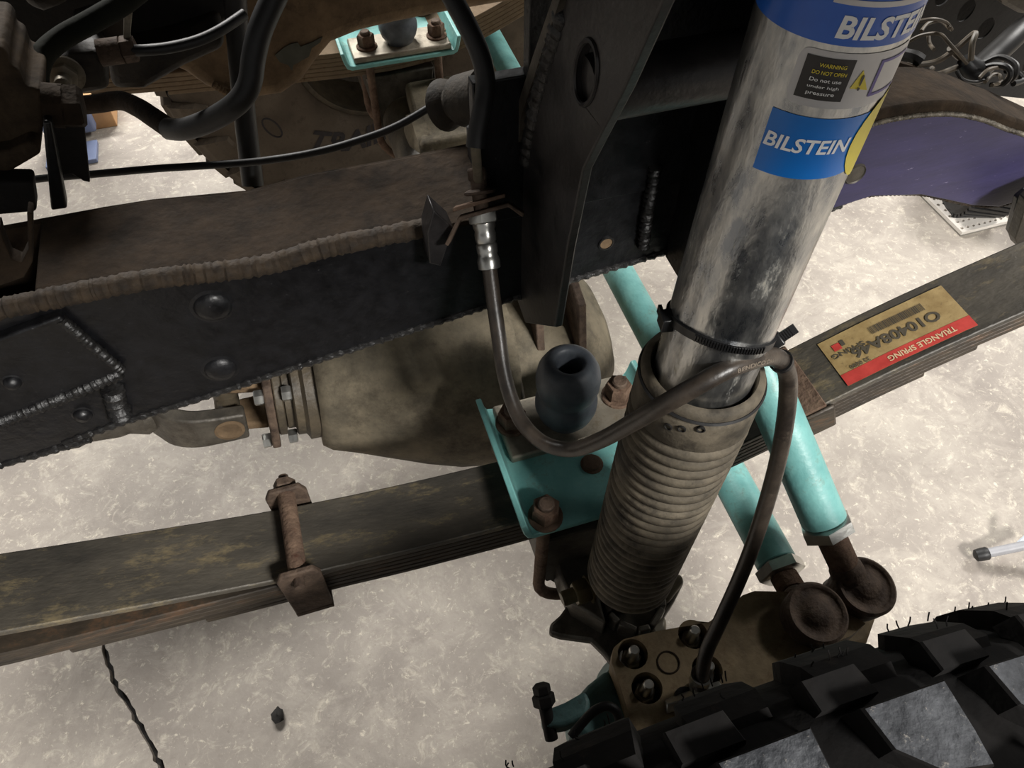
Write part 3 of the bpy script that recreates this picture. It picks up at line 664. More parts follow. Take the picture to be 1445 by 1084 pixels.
def ubolt(y, lab, zt, bottom=.37, group=None, zs=(0, 0)):
    t = thing('u_bolt', lab, 'u-bolt', (AX, y, bottom), 'U-bolts of the two spring plates')
    xa, xb = .124, .230
    pts = [V((xa, y, zt + .02))] + [V((AX + (xa - AX if 0 else 0) - .053 * math.cos(a), y, bottom + .053 - .053 * math.sin(a))) for a in [math.pi * k / 14 for k in range(15)]] + [V((xb, y, zt + .02))]
    g = G(); g.tube(pts, .0062, 14); mk('rod', g, RUST, t)
    for x in (xa, xb):
        g = G(); g.lathe(V((x, y, zt)), ZZ, [(.0155, 0), (.0155, .0022), (.0145, .003)], 22); mk('washer', g, RUST, t)
        g = G(); g.hexp(V((x, y, zt + .003)), ZZ, .0128, .0165, random.uniform(0, 1)); mk('nut', g, RUST, t)
        g = G(); g.lathe(V((x, y, zt + .0195)), ZZ, [(.0072, 0), (.0072, .004), (.006, .0052)], 16); mk('thread_end', g, RUSTD, t)
    return t
ubolt(.394, 'rusty U-bolt with nuts either side of the near bump stop', .5715)
ubolt(.297, 'dark rusty U-bolt on the outer edge of the near spring plate', .562)
ubolt(FYC - .056, 'rusty U-bolt with nuts beside the far bump stop', .5715)
ubolt(FYC + .04, 'rusty U-bolt on the outer edge of the far spring plate', .562)

# ------------------------------------------------------------------ axle housing
axle = thing('axle_housing', 'dusty cast iron front axle housing with a ribbed differential nose', 'axle', (AX, .6, .26))
g = G(); g.tube([V((AX, .30, AZ)), V((AX, 1.30, AZ))], .042, 32); g.tube([V((AX + .03, .19, .365)), V((AX + .02, .34, .385))], .026, 24); mk('axle_tube', g, CASTD, axle)
for yc in (.335, FYC):
    g = G(); g.bx((AX - .056, yc - .036, .47), (AX + .052, yc + .034, .512)); g.prism([V((AX - .058, yc - .038, .512)), V((AX + .05, yc - .038, .512)), V((AX + .035, yc - .038, .42)), V((AX - .045, yc - .038, .42))], V((0, .005, 0))); mk('spring_perch', g, CASTG, axle, bevel=.002)
# differential bowl: an ellipsoid-like body around the ring gear, with nose along -X
DC = V((.176, .60, .415)); 
def diff_body():
    g = G(); vs = []; fs = []
    n, m = 40, 26
    # sections along Y
    secs = [(.455, .045), (.475, .055), (.492, .078), (.508, .102), (.53, .117), (.56, .125), (.60, .126), (.64, .122), (.67, .104), (.70, .08), (.73, .055), (.76, .045)]
    for y, r in secs:
        for k in range(n):
            a = 2 * math.pi * k / n; ca, sa = math.cos(a), math.sin(a)
            vs.append(V((DC.x + r * ca * 1.05, y, DC.z + .01 + r * sa * .95)))
    for i in range(len(secs) - 1):
        for k in range(n): fs.append((i * n + k, i * n + (k + 1) % n, (i + 1) * n + (k + 1) % n, (i + 1) * n + k))
    fs += [tuple(range(n)), tuple((len(secs) - 1) * n + k for k in range(n))]
    return g.add(vs, fs)
mk('differential_bowl', diff_body(), CAST, axle, sharp=60)
PD = V((-1, 0, .13)).normalized(); PO = V((.15, .578, .447))
def nose():
    g = G(); u = V((0, 1, 0)); w_ = PD.cross(u); vs = []; fs = []; n = 36
    secs = [(0, .114, .121), (.05, .108, .116), (.09, .098, .106), (.13, .086, .092), (.17, .074, .078), (.195, .068, .07), (.205, .062, .063)]
    for h, ry, rz in secs:
        for k in range(n):
            a = 2 * math.pi * k / n; sq = (abs(math.cos(a)) ** 3 + abs(math.sin(a)) ** 3) ** (-1 / 3)
            vs.append(PO + PD * h + u * (ry * math.cos(a) * sq) + w_ * (rz * math.sin(a) * sq))
    for i in range(len(secs) - 1):
        for k in range(n): fs.append((i * n + k, i * n + (k + 1) % n, (i + 1) * n + (k + 1) % n, (i + 1) * n + k))
    fs += [tuple(range(n)), tuple((len(secs) - 1) * n + k for k in range(n))]
    return g.add(vs, fs)
mk('pinion_nose', nose(), CAST, axle, sharp=60)
# joint flange between nose and bowl, with bolts
g = G(); g.tube([V((DC.x - .03, .585, DC.z + .01)), V((DC.x - .012, .585, DC.z + .01))], .136, 48); mk('joint_flange', g, CASTD, axle, bevel=.003)
for k in range(10):
    a = 2 * math.pi * k / 10 + .2
    g = G(); g.hexp(V((DC.x - .03, .585 + .128 * math.cos(a), DC.z + .01 + .128 * math.sin(a))), V((-1, 0, 0)), .0085, .009); mk('flange_bolt', g, BRIGHT if k % 4 == 0 else STEEL, axle)
# ribs rising from the bowl
for (x, y) in ((.19, .525), (.235, .515)):
    g = G(); g.prism([V((x, y - .02, .50)), V((x, y - .002, .575)), V((x, y + .06, .60)), V((x, y + .06, .50))], V((.009, 0, 0))); mk('rib', g, RUSTD, axle, bevel=.0015)
g = G(); g.lathe(V((.218, .6, .42)), V((1, 0, .05)), [(.121, -.012), (.124, -.004), (.122, .006), (.104, .045), (.07, .078), (.03, .092), (.004, .095)], 40); mk('rear_cover', g, CAST, axle)
# pinion seal rings
po = PO + PD * .205
g = G(); g.lathe(po, PD, [(.060, 0), (.060, .012), (.056, .014), (.053, .016), (.053, .024), (.050, .026)], 40); mk('seal_ring', g, CASTD, axle)

# ------------------------------------------------------------------ drive shaft
ds = thing('drive_shaft', 'greasy drive shaft yoke and bolted flange at the differential nose', 'drive shaft', tuple(po))
g = G(); g.lathe(po, PD, [(.044, .020), (.044, .034), (.040, .036)], 36); mk('dust_shield', g, CASTD, ds)
fo = po + PD * .040
g = G(); g.lathe(fo, PD, [(.030, -.006), (.050, -.004), (.050, .004), (.047, .005)], 36); mk('pinion_flange', g, CASTD, ds, bevel=.001)
g = G(); u = V((0, 1, 0)); w_ = PD.cross(u)
sq = [fo + PD * .005 + u * (a * .052) + w_ * (b * .052) for a, b in ((-1, -.7), (-.7, -1), (.7, -1), (1, -.7), (1, .7), (.7, 1), (-.7, 1), (-1, .7))]
g.prism(sq, PD * .009); mk('companion_flange', g, RUSTD, ds, bevel=.002, label='rusty square flange')
for a, b in ((-1, -1), (-1, 1), (1, -1), (1, 1)):
    c_ = fo + u * (a * .038) + w_ * (b * .038)
    g = G(); g.hexp(c_ + PD * .014, PD, .0085, .010); g.hexp(c_ - PD * .014, PD, .0085, .010); mk('bolt', g, BRIGHT, ds)
# inner yoke ears
for s_ in (-1, 1):
    g = G(); c_ = fo + PD * .03 + w_ * (s_ * .026)
    g.prism([c_ + PD * -.016 + u * -.022, c_ + PD * .02 + u * -.018, c_ + PD * .036 + u * -.008, c_ + PD * .036 + u * .008, c_ + PD * .02 + u * .018, c_ + PD * -.016 + u * .022], w_ * (s_ * .012)); mk('flange_yoke_ear', g, DIRTL, ds, bevel=.003)
cj = fo + PD * .054
g = G(); g.tube([cj - w_ * .036, cj + w_ * .036], .013, 18); g.tube([cj - u * .040, cj + u * .040], .013, 18); mk('joint_cross', g, CASTD, ds)
for s_ in (-1, 1):
    g = G(); pth = [cj + u * (s_ * .036) + PD * -.018, cj + u * (s_ * .037) + PD * .01, cj + u * (s_ * .036) + PD * .035, cj + u * (s_ * .028) + PD * .055, cj + u * (s_ * .014) + PD * .068, cj + PD * .08]
    sp_ = spline(pth, 5); vs = []; fs = []; n = len(sp_)
    for i, p in enumerate(sp_):
        hw = .020 + .006 * min(1, i / n * 1.5); d_ = (sp_[min(i + 1, n - 1)] - sp_[max(i - 1, 0)]).normalized(); nn_ = d_.cross(w_).normalized()
        vs += [p + w_ * hw + nn_ * .008, p - w_ * hw + nn_ * .008, p - w_ * hw - nn_ * .008, p + w_ * hw - nn_ * .008]
    for i in range(n - 1):
        for k in range(4): fs.append((4 * i + k, 4 * i + (k + 1) % 4, 4 * i + 4 + (k + 1) % 4, 4 * i + 4 + k))
    fs += [(0, 1, 2, 3), tuple(4 * (n - 1) + k for k in range(4))]
    g.add(vs, fs); mk('yoke_arm', g, CASTG, ds, bevel=.003)
    g = G(); g.lathe(cj + u * (s_ * .040), u * s_, [(.0155, 0), (.0155, .0055), (.012, .006), (.011, .0052), (.002, .005)], 26); mk('bearing_cap', g, DIRTL, ds)
g = G(); g.lathe(cj + PD * .070, PD, [(.020, 0), (.026, .012), (.022, .03), (.024, .04), (.024, .07), (.028, .08), (.028, .55)], 30); mk('shaft_tube', g, CASTG, ds)

# ------------------------------------------------------------------ lower shock bracket
lb = thing('shock_bracket', 'dark steel lower shock bracket with flared feet under the dust boot', 'bracket', (.2, .22, .36))
ZB = .425
arm = [P(a, b, Z=.455) for a, b in [(775, 765), (822, 752), (838, 790), (848, 850), (856, 880), (808, 852), (790, 812)]]
g = G(); g.prism(arm, V((0, 0, -.045))); mk('arm', g, CASTG, lb, bevel=.003)
foot = [P(a, b, Z=ZB) for a, b in [(803, 850), (790, 868), (776, 880), (775, 893), (790, 898), (834, 904), (852, 922), (866, 940), (890, 935), (925, 905), (940, 886), (938, 870), (952, 848), (966, 820), (962, 810), (946, 807), (928, 816), (905, 850), (880, 860), (850, 850)]]
g = G(); g.prism(foot, V((0, 0, -.012))); mk('foot_plate', g, CASTG, lb, bevel=.003)
cup = [P(a, b, Z=.447) for a, b in [(858, 838), (864, 862), (876, 874), (900, 884), (916, 880), (932, 855), (930, 838)]]
for i in range(len(cup) - 1):
    a, b = cup[i], cup[i + 1]; d_ = (b - a); nn_ = V((d_.y, -d_.x, 0)).normalized()
    g = G(); g.prism([a, b, b + nn_ * .006, a + nn_ * .006], V((0, 0, -.045))); mk('cup_wall', g, CASTG, lb, bevel=.0015)
g = G(); g.prism([P(a, b, Z=.44) for a, b in [(915, 882), (940, 868), (942, 888), (925, 902)]], V((0, 0, -.03))); mk('gusset', g, STEEL, lb, bevel=.004)
g = G(); g.prism([P(a, b, Z=.444) for a, b in [(930, 818), (948, 808), (964, 812), (964, 822), (945, 846), (932, 846)]], V((0, 0, -.014))); mk('ear', g, CAST, lb, bevel=.003)
bo = P(838, 829, Z=.468); bt = P(806, 841, Z=.468); bd = (bt - bo).normalized()
g = G(); g.lathe(bo, bd, [(.0135, .004), (.0135, .006)], 20); g.hexp(bo + bd * .006, bd, .0125, .014, .3); g.lathe(bo, bd, [(.0072, 0), (.0072, .031), (.006, .033)], 18); mk('through_bolt', g, M('yellow_zinc', (84, 74, 54), (112, 100, 74), 40, .4, metal=.5, bump=.1), lb, label='yellow zinc bolt and nut')

# ------------------------------------------------------------------ steering knuckle
KZ = .505
kn = thing('steering_knuckle', 'turquoise steering knuckle with tan steering arm and four studs behind the tire', 'steering knuckle', (.19, .15, .36))
armp = [P(a, b, Z=KZ) for a, b in [(886, 1004), (874, 965), (863, 935), (866, 914), (880, 902), (930, 890), (1000, 878), (1030, 856), (1048, 840), (1065, 834), (1112, 835), (1150, 842), (1200, 866), (1222, 880), (1200, 898), (1165, 912), (1120, 936), (1060, 985), (1000, 1040), (900, 1060)]]
holes = []
hc = [(893, 923), (978, 895), (913, 971), (998, 945)]
for a, b in hc:
    c_ = P(a, b, Z=KZ); holes.append([c_ + V((math.cos(t) * .0128, math.sin(t) * .0128, 0)) for t in [2 * math.pi * k / 24 for k in range(24)]])
g = G(); g.prism_h(armp, holes, V((0, 0, -.026))); mk('steering_arm', g, TAN, kn, bevel=.002, label='worn tan steering arm')
g = G(); c_ = P(943, 935, Z=KZ); g.tube([c_ + V((math.cos(t) * .0092, math.sin(t) * .0092, .0002)) for t in [2 * math.pi * k / 24 for k in range(24)]], .0008, 6, closed=True); mk('plug_ring', g, DIRT, kn)
g = G(); c_ = P(967, 985, Z=KZ + .0005); g.lathe(c_, ZZ, [(.009, -.01), (.009, .0008), (.007, .0012)], 20); mk('grease_cap', g, DARK, kn)
g = G(); g.lathe(V((.185, .165, KZ - .16)), ZZ, [(.04, 0), (.048, .03), (.05, .05), (.042, .07)], 36); mk('knuckle_ball', g, TURQD, kn)
for a, b in hc:
    c_ = P(a, b, Z=KZ); c_.z = KZ - .02
    s_ = thing
    g = G(); g.hexp(c_, ZZ, .0092, .010, .4); mk('stud_nut', g, STEEL, kn)
    g = G(); g.lathe(c_ + V((0, 0, .01)), ZZ, [(.0058, 0), (.0062, .004), (.0052, .008), (.0048, .009), (.0046, .019), (.0035, .0205)], 14); mk('stud', g, BRIGHT, kn)
g = G(); g.prism([P(a, b, Z=KZ - .021) for a, b in [(878, 935), (880, 908), (1000, 885), (1030, 930), (1020, 985), (915, 1010), (890, 990)]], V((0, 0, -.03))); mk('hole_backing', g, DARK, kn)  # dark block added under the stud holes to paint their recess shade
kb = [P(a, b, Z=KZ - .022) for a, b in [(862, 940), (850, 948), (830, 964), (812, 985), (800, 1000), (806, 1030), (840, 1060), (900, 1062), (893, 1005)]]
g = G(); g.prism(kb, V((0, 0, -.06))); mk('knuckle_body', g, TURQD, kn, bevel=.008, seg=3, label='worn turquoise casting')
lugp = [P(a, b, Z=KZ - .012) for a, b in [(826, 974), (798, 990), (766, 1003), (764, 1018), (772, 1028), (800, 1024), (830, 1008), (834, 990)]]
g = G(); g.prism(lugp, V((0, 0, -.022))); mk('stop_lug', g, TURQD, kn, bevel=.005, seg=3)
sb = P(771, 1006, Z=KZ - .012); sd = (UP * 1 + RT * -.12 - FW * .1).normalized(); sd = (UP - RT * .2).normalized()
g = G(); g.lathe(sb - sd * .026, sd, [(.0055, .004), (.0055, .046)], 14); g.hexp(sb + sd * .006, sd, .0095, .010); g.hexp(sb + sd * .0165, sd, .0075, .007); mk('steering_stop_bolt', g, DARK, kn, label='black steering stop bolt')
g = G(); cpts = spline([P(a, b, Z=KZ + zz) for a, b, zz in [(806, 1040, .0), (822, 1020, .005), (838, 1004, .01), (855, 997, .012), (868, 1002, .01), (874, 1018, .0), (876, 1050, -.01)]], 6); g.tube(cpts, .0038, 12)
one('breather_hose', g, RUB, 'thin black hose arching over the turquoise knuckle beside the tire', 'hose')

# ------------------------------------------------------------------ steering rods
def rod(name, lab, a, b, r, endc, cat, zend):
    t = thing(name, lab, cat, tuple(a)); d_ = (a - b).normalized()
    g = G(); g.tube([a, b], r, 28); mk('rod_tube', g, TURQ, t, bevel=.001)
    g = G(); g.hexp(a + d_ * .001, d_, .0235, .0125, .2); mk('lock_nut', g, BRIGHT, t, label='bright hex lock nut')
    up_ = V((.03, -.12, 1)).normalized(); n0 = a + d_ * .0135; sv = (endc - up_ * .007 - n0)
    L_ = sv.length; sd_ = sv.normalized()
    nth = 14; pr = []
    for k in range(nth): pr += [(.0118, .0012 * 2 * k), (.0132, .0012 * 2 * k + .0012)]
    g = G(); g.lathe(n0, sd_, pr, 20); mk('thread', g, RUST, t)
    g = G(); g.lathe(n0 + sd_ * (nth * .0024), sd_, [(.0125, 0), (.0145, .005), (.0150, .010), (.0155, max(.012, L_ - nth * .0024 - .012))], 20); mk('shank', g, RUSTD, t, label='rusty rod end shank')
    up_ = V((.03, -.12, 1)).normalized()
    g = G(); g.lathe(endc - up_ * .022, up_, [(.015, -.012), (.022, -.006), (.0230, 0), (.0250, .010), (.0262, .022), (.0265, .030), (.0268, .0335), (.0245, .0355), (.0222, .0350), (.0214, .0343), (.0205, .0335), (.0180, .0333), (.0150, .0338), (.0118, .0366), (.0080, .0392), (.0038, .0402), (.0005, .0404)], 40, caps=False); mk('ball_joint', g, RUSTD, t, sharp=50, label='rusty ball joint')
    g = G(); g.lathe(endc - up_ * .045, up_, [(.011, -.02), (.017, 0), (.0235, .012), (.0215, .022)], 28); mk('dust_seal', g, RUB, t)
    return t
ta = P(1096, 795, Z=.468); tb = V((.372, 1.36, .45))
rod('tie_rod', 'turquoise tie rod passing under the frame to the far wheel, the inner of two', ta, tb, .0195, P(1146, 870, Z=.512), 'tie rod', 0)
da_ = P(1163, 735, d=.668); db_ = P(1018, 395, d=.632)
rod('drag_link', 'turquoise drag link rod with lock nut, the outer of two beside the leaf spring', da_, db_, .0195, P(1214, 833, d=.685), 'drag link', 0)
g = G(); g.prism([P(a, b, Z=.45) for a, b in [(1100, 860), (1180, 850), (1240, 862), (1225, 905), (1150, 935), (1090, 930)]], V((0, 0, -.03))); mk('tie_rod_boss', g, TAN, kn, bevel=.004)

# ------------------------------------------------------------------ tires
def tyre(center, inner, lab, detailed):
    # inner = +1 when the inner sidewall faces +Y
    t = thing('tire', lab, 'tire', tuple(center - V((0, 0, .40))), 'front tires')
    prof = [(.150, .10), (.160, .116), (.21, .132), (.29, .143), (.335, .141), (.362, .130), (.378, .116), (.385, .095), (.387, .05), (.388, 0)]
    full = prof + [(r, -y) for r, y in prof[::-1][1:]]
    g = G(); g.lathe(center, V((0, inner, 0)), [(r, y) for r, y in full], 96, caps=False); mk('carcass', g, TYRE if detailed else TYREF, t, sharp=60)
    g = G(); g.lathe(center, V((0, inner, 0)), [(.151, .104), (.14, .108), (.13, .06), (.12, .03), (.05, .02), (.001, .02)], 48, caps=False)
    g.lathe(center, V((0, inner, 0)), [(.151, -.104), (.14, -.108), (.13, -.06), (.12, -.03), (.05, -.02), (.001, -.02)], 48, caps=False); mk('wheel_rim', g, CASTD, t)
    return t
TC = V((.165, -.062, .41))
tn = tyre(TC, 1, 'near black off-road tire with chunky tread blocks in the foreground', True)
tb_ = V((0, 0, .40)) # local offset of the wheel centre in the thing
def tread_mesh(poly, rb, rt, chy):
    # poly: (arc offset, y) around angle 0 at the top; walls slope in a little
    vs = []; n = len(poly)
    cxm = sum(a for a, b in poly) / n; cym = sum(b for a, b in poly) / n
    for r, k in ((rb, 1.08), (rt - .0015, 1.0), (rt, .95)):
        for a, y in poly:
            aa = (cxm + (a - cxm) * k) / .4; yy = cym + (y - cym) * k; vs.append(V((math.sin(aa) * r, yy, math.cos(aa) * r)))
    fs = [tuple(range(2 * n, 3 * n))]
    for j in (0, 1):
        for i in range(n): fs.append((j * n + i, j * n + (i + 1) % n, (j + 1) * n + (i + 1) % n, (j + 1) * n + i))
    g = G().add(vs, fs); return g
def ring(parent, g, m, name, N, offs=0., name2=None):
    first = None
    for k in range(N):
        ang = 2 * math.pi * (k + offs) / N
        if first is None:
            me = bpy.data.meshes.new(name); me.from_pydata([tuple(q) for q in g.v], [], g.f)
            import bmesh
            bm = bmesh.new(); bm.from_mesh(me); bmesh.ops.recalc_face_normals(bm, faces=bm.faces); bm.to_mesh(me); bm.free(); me.materials.append(m)
            if m is TYRELIT: me.materials.append(TYRE); me.polygons.foreach_set('material_index', [0] + [1] * (len(me.polygons) - 1))  # lit tone painted on the top face only, walls stay dark
            first = me
        o_ = link(bpy.data.objects.new(name, first)); o_.parent = parent; o_.location = (0, 0, .40); o_.rotation_euler = (0, ang, 0)
NB = 36
ring(tn, tread_mesh([(-.021, .058), (.016, .064), (.021, .052), (.020, .026), (.004, .018), (-.019, .026)], .385, .4015, 0), TYRELIT, 'tread_block', NB, .02)
ring(tn, tread_mesh([(-.0225, .107), (.0225, .107), (.022, .084), (.0205, .070), (-.003, .074), (-.019, .088)], .378, .3990, 0), TYRELIT, 'shoulder_block', NB, .45)
ring(tn, tread_mesh([(-.020, .127), (.010, .127), (.014, .112), (-.018, .112)], .372, .3875, 0), TYRE, 'shoulder_step', NB, .20)
ring(tn, tread_mesh([(-.024, .008), (.0, .016), (.024, .004), (.022, -.024), (-.004, -.032), (-.023, -.020)], .385, .4015, 0), TYRELIT, 'tread_block', NB, .52)
ring(tn, tread_mesh([(-.021, -.034), (.016, -.04), (.021, -.060), (.017, -.078), (-.019, -.074)], .385, .4015, 0), TYRELIT, 'tread_block', NB, .1)
ring(tn, tread_mesh([(-.022, -.086), (.018, -.088), (.020, -.118), (-.020, -.118)], .375, .397, 0), TYRELIT, 'shoulder_block', NB, .6)
# sidewall lugs, alternately long and short, wrapping down from the shoulder
def lug(rows):
    vs = []; fs = []
    for r, y, hw in rows:
        for s in (-1, 1): vs.append(V((math.sin(s * hw / .4) * r, y, math.cos(s * hw / .4) * r)))
    n = len(rows)
    for r, y, hw in rows:
        for s in (-1, 1): vs.append(V((math.sin(s * (hw + .003) / .4) * (r - .008), y - .012, math.cos(s * (hw + .003) / .4) * (r - .008))))
    o2 = 2 * n
    for i in range(n - 1):
        fs.append((2 * i, 2 * i + 1, 2 * i + 3, 2 * i + 2)); fs.append((2 * i, 2 * i + 2, o2 + 2 * i + 2, o2 + 2 * i)); fs.append((2 * i + 1, o2 + 2 * i + 1, o2 + 2 * i + 3, 2 * i + 3))
    fs.append((0, o2, o2 + 1, 1)); e_ = 2 * (n - 1); fs.append((e_, e_ + 1, o2 + e_ + 1, o2 + e_))
    return G().add(vs, fs)
ring(tn, lug([(.380, .124, .020), (.370, .136, .022), (.353, .145, .023), (.336, .149, .019), (.322, .148, .010)]), TYRE, 'sidewall_lug', NB // 2, .2)
ring(tn, lug([(.378, .123, .019), (.368, .134, .021), (.353, .142, .021), (.342, .146, .014)]), TYRE, 'sidewall_lug', NB // 2, .7)
rn = random.Random(11); g = G()
for k in range(90):
    row = rn.choice([(.353, .143), (.370, .134), (.341, .147)])
    a = 2 * math.pi * (rn.randint(-3, 3) + rn.choice((.2, .7))) / 18 + rn.uniform(-.042, .042)
    p = TC + V((math.sin(a) * row[0], row[1], math.cos(a) * row[0])); d_ = (V((math.sin(a), 0, math.cos(a))) * .7 + V((0, .7, 0)) + V((rn.uniform(-.3, .3), rn.uniform(-.3, .3), 0))).normalized()
    L_ = rn.uniform(.003, .0065); b_ = p + d_ * L_ * .5 + V((rn.uniform(-.001, .001), 0, 0))
    g.tube([p, b_, p + d_ * L_ + V((rn.uniform(-.001, .001), 0, 0))], .00042, 5)
mk('moulding_hairs', g, TYRE, tn, kind='stuff')
FC = V((.165, 1.525, .41))
tf = tyre(FC, -1, 'far dusty off-road tire with raised sidewall letters across the floor', False)
ring(tf, G().add([V((q.x, -q.y, q.z)) for q in lug([(.394, .116, .021), (.386, .133, .023), (.368, .146, .024), (.345, .152, .020), (.325, .150, .010)]).v], lug([(.394, .116, .021), (.386, .133, .023), (.368, .146, .024), (.345, .152, .020), (.325, .150, .010)]).f), TYREF, 'sidewall_lug', 28, .2)
ring(tf, tread_mesh([(-.028, -.118), (.022, -.118), (.028, .118), (-.022, .118)], .38, .401, 0), TYREF, 'tread_block', 36, 0)
# sidewall letters, standing on the wheel side
def wall_text(txt, phi0, phi1, r0, r1):
    vs, fs = fit_text(txt, .03); o_ = []
    for x, y in vs:
        ph = phi0 + (phi1 - phi0) * x; r = r0 + (r1 - r0) * x + .020 - .040 * y
        yb = interp([(.16, .116), (.21, .132), (.29, .143), (.335, .141), (.362, .130)], r) + .0015
        o_.append(FC + V((math.sin(ph) * r, -yb, math.cos(ph) * r)))
    return mk('lettering', G().add(o_, fs), LETT, tf)
def far_phi(px, py):
    q = P(px, py, Y=FC.y - .143) - FC; return math.atan2(q.x, q.z), math.hypot(q.x, q.z)
p0, r0_ = far_phi(438, 200); p1, r1_ = far_phi(545, 190)
p1 = p1 - 2 * math.pi if p1 > 0 else p1; wall_text('TRAIL', p0, p1, r0_, r1_)
g = G(); po_, ro_ = far_phi(384, 180)
c_ = FC + V((math.sin(po_) * ro_, -.1445, math.cos(po_) * ro_)); tx = V((math.cos(po_), 0, -math.sin(po_))); tz = V((math.sin(po_), 0, math.cos(po_)))
g.tube([c_ + tx * (math.cos(t) * .024) + tz * (math.sin(t) * .012) for t in [2 * math.pi * k / 24 for k in range(24)]], .0018, 8, closed=True); mk('oval_mark', g, LETT, tf)

# far axle end: knuckle housing behind the far spring
fk = thing('far_knuckle', 'dusty knuckle housing at the far end of the axle beside the far tire', 'steering knuckle', (AX, 1.2, .3))
g = G(); g.prism([V((AX - .01, .97, .485)), V((AX + .14, .97, .485)), V((AX + .13, 1.12, .50)), V((AX + .0, 1.12, .50))], V((0, 0, -.11))); mk('housing', g, CAST, fk, bevel=.008, seg=3)
g = G(); g.lathe(V((AX - .012, 1.02, .42)), V((-1, 0, 0)), [(.075, -.02), (.072, 0), (.05, .01), (.01, .014)], 36); mk('housing_face', g, CAST, fk)
g = G(); g.tube([V((AX, 1.2, .43)), V((AX, 1.40, .42))], .055, 32); mk('hub', g, CASTD, fk)

# ------------------------------------------------------------------ crossmember / upper left machinery
cm = thing('crossmember', 'brown dirt-caked steel crossmember with a chipped paint patch above the far tire', 'crossmember', (.1, .9, .66))
low = PP([(60, 20), (150, 62), (215, 88), (262, 108), (290, 128), (325, 143), (362, 145), (400, 139), (430, 118), (448, 92), (470, 66), (510, 50), (560, 38), (620, 26), (700, 12), (800, -4), (900, -18)], Y=.85)
up_ = [V((.5, .85, .86)), V((-.3, .85, .86))]
g = G(); g.prism(low + up_, V((0, .11, 0))); mk('member', g, DIRTL, cm, bevel=.018, seg=4)
chip = PP([(388, 78), (400, 68), (408, 63), (420, 60), (424, 66), (440, 60), (455, 52), (452, 60), (440, 68), (436, 80), (425, 86), (414, 92), (412, 100), (407, 92), (395, 88)], Y=.8485)
g = G(); g.prism(chip, V((0, .0012, 0))); mk('paint_chip', g, M('bare_grey_metal', (70, 70, 60), (84, 84, 74), 40, .7, bump=.2), cm, label='grey patch where the coating has flaked off')
g = G(); g.bead(PP([(300, 118), (318, 130), (345, 137)], Y=.846), .004, 8); mk('weld_bead', g, DIRTL, cm)

OILY = M('black_oily_cast', (30, 26, 21), (54, 46, 37), 24, .6, bump=.5, bscale=150, c3=(22, 19, 16), s3=16, t3=(.5, .7))
eb = thing('engine_block', 'dark oily engine casting with bosses in the upper left corner', 'engine', (-.2, .8, .75))
def blob(pts, Y, dep, m, nm, bev=.01):
    g = G(); g.prism(PP(pts, Y=Y), V((0, dep, 0))); return mk(nm, g, m, eb, bevel=bev, seg=3)
blob([(-100, -100), (330, -100), (330, 20), (280, 60), (220, 95), (150, 70), (95, 60), (60, 100), (-100, 100)], .80, .05, DARK, 'block_wall', .004)
blob([(98, 35), (180, 10), (186, 20), (184, 62), (150, 66), (130, 62), (112, 50)], .74, .03, OILY, 'boss_plate', .004)
blob([(70, 100), (96, 75), (140, 72), (150, 90), (155, 128), (120, 134), (96, 140), (70, 130)], .70, .05, OILY, 'fitting_block', .006)
blob([(150, 72), (192, 76), (248, 62), (315, 40), (318, 70), (262, 95), (205, 128), (158, 128)], .76, .05, OILY, 'arm_casting', .008)
blob([(34, -60), (100, -60), (98, 8), (62, 20), (40, 14), (30, 0)], .72, .04, OILY, 'upper_casting', .01)
blob([(175, 10), (188, 6), (183, 62), (174, 64)], .70, .01, STEEL, 'bracket_blade', .001)
g = G(); o_ = P(90, 105, Y=.695); g.hexp(o_, nY, .012, .008, .1); g.lathe(o_, nY, [(.0165, -.001), (.0165, .002)], 24); g.lathe(o_, nY, [(.0065, 0), (.0065, .018), (.005, .019)], 18); mk('mounting_nut', g, STEEL, eb)
g = G(); o_ = P(140, 75, Y=.70); dv = (P(162, 72, Y=.70) - o_).normalized(); g.lathe(o_, dv, [(.011, 0), (.011, .018)], 20); g.hexp(o_ + dv * .018, dv, .011, .012); mk('hose_union', g, RUSTD, eb)

sbx = thing('steering_box', 'brown dusty cast steering box at the left edge above the frame', 'steering box', tuple(P(20, 230, Y=.60)))
def blob2(pts, Y, dep, m, nm, bev=.01):
    g = G(); g.prism(PP(pts, Y=Y), V((0, dep, 0))); return mk(nm, g, m, sbx, bevel=bev, seg=4)
blob2([(-80, 60), (2, 66), (11, 78), (13, 92), (26, 98), (35, 122), (60, 128), (62, 172), (58, 196), (40, 206), (10, 228), (-80, 262)], .60, .07, DIRTM, 'housing', .012)
blob2([(-80, 225), (12, 214), (42, 200), (55, 205), (58, 218), (0, 252), (-80, 292)], .585, .06, DIRTM, 'lower_cover', .008)
g = G(); a_ = P(62, 148, Y=.60); b_ = P(90, 150, Y=.60); g.tube([a_, b_], .016, 26); mk('outlet_neck', g, DIRT, sbx)
g = G(); a_ = P(84, 150, Y=.60); dv = (P(112, 150, Y=.60) - a_).normalized(); g.hexp(a_, dv, .0165, .016, .4); mk('union_nut', g, DIRT, sbx)
blob2([(64, 175), (118, 168), (127, 258), (118, 256), (102, 246), (70, 250)], .60, .006, DARK, 'bracket_sheet', .001)
blob2([(60, 172), (72, 172), (95, 295), (72, 298)], .575, .012, BLACK, 'bracket_leg', .002)
blob2([(-60, 256), (46, 258), (52, 300), (-60, 310)], .57, .02, DARK, 'lower_bar', .003)
g = G(); g.bx((.0, 0, 0), (.001, .001, .001)) if False else None
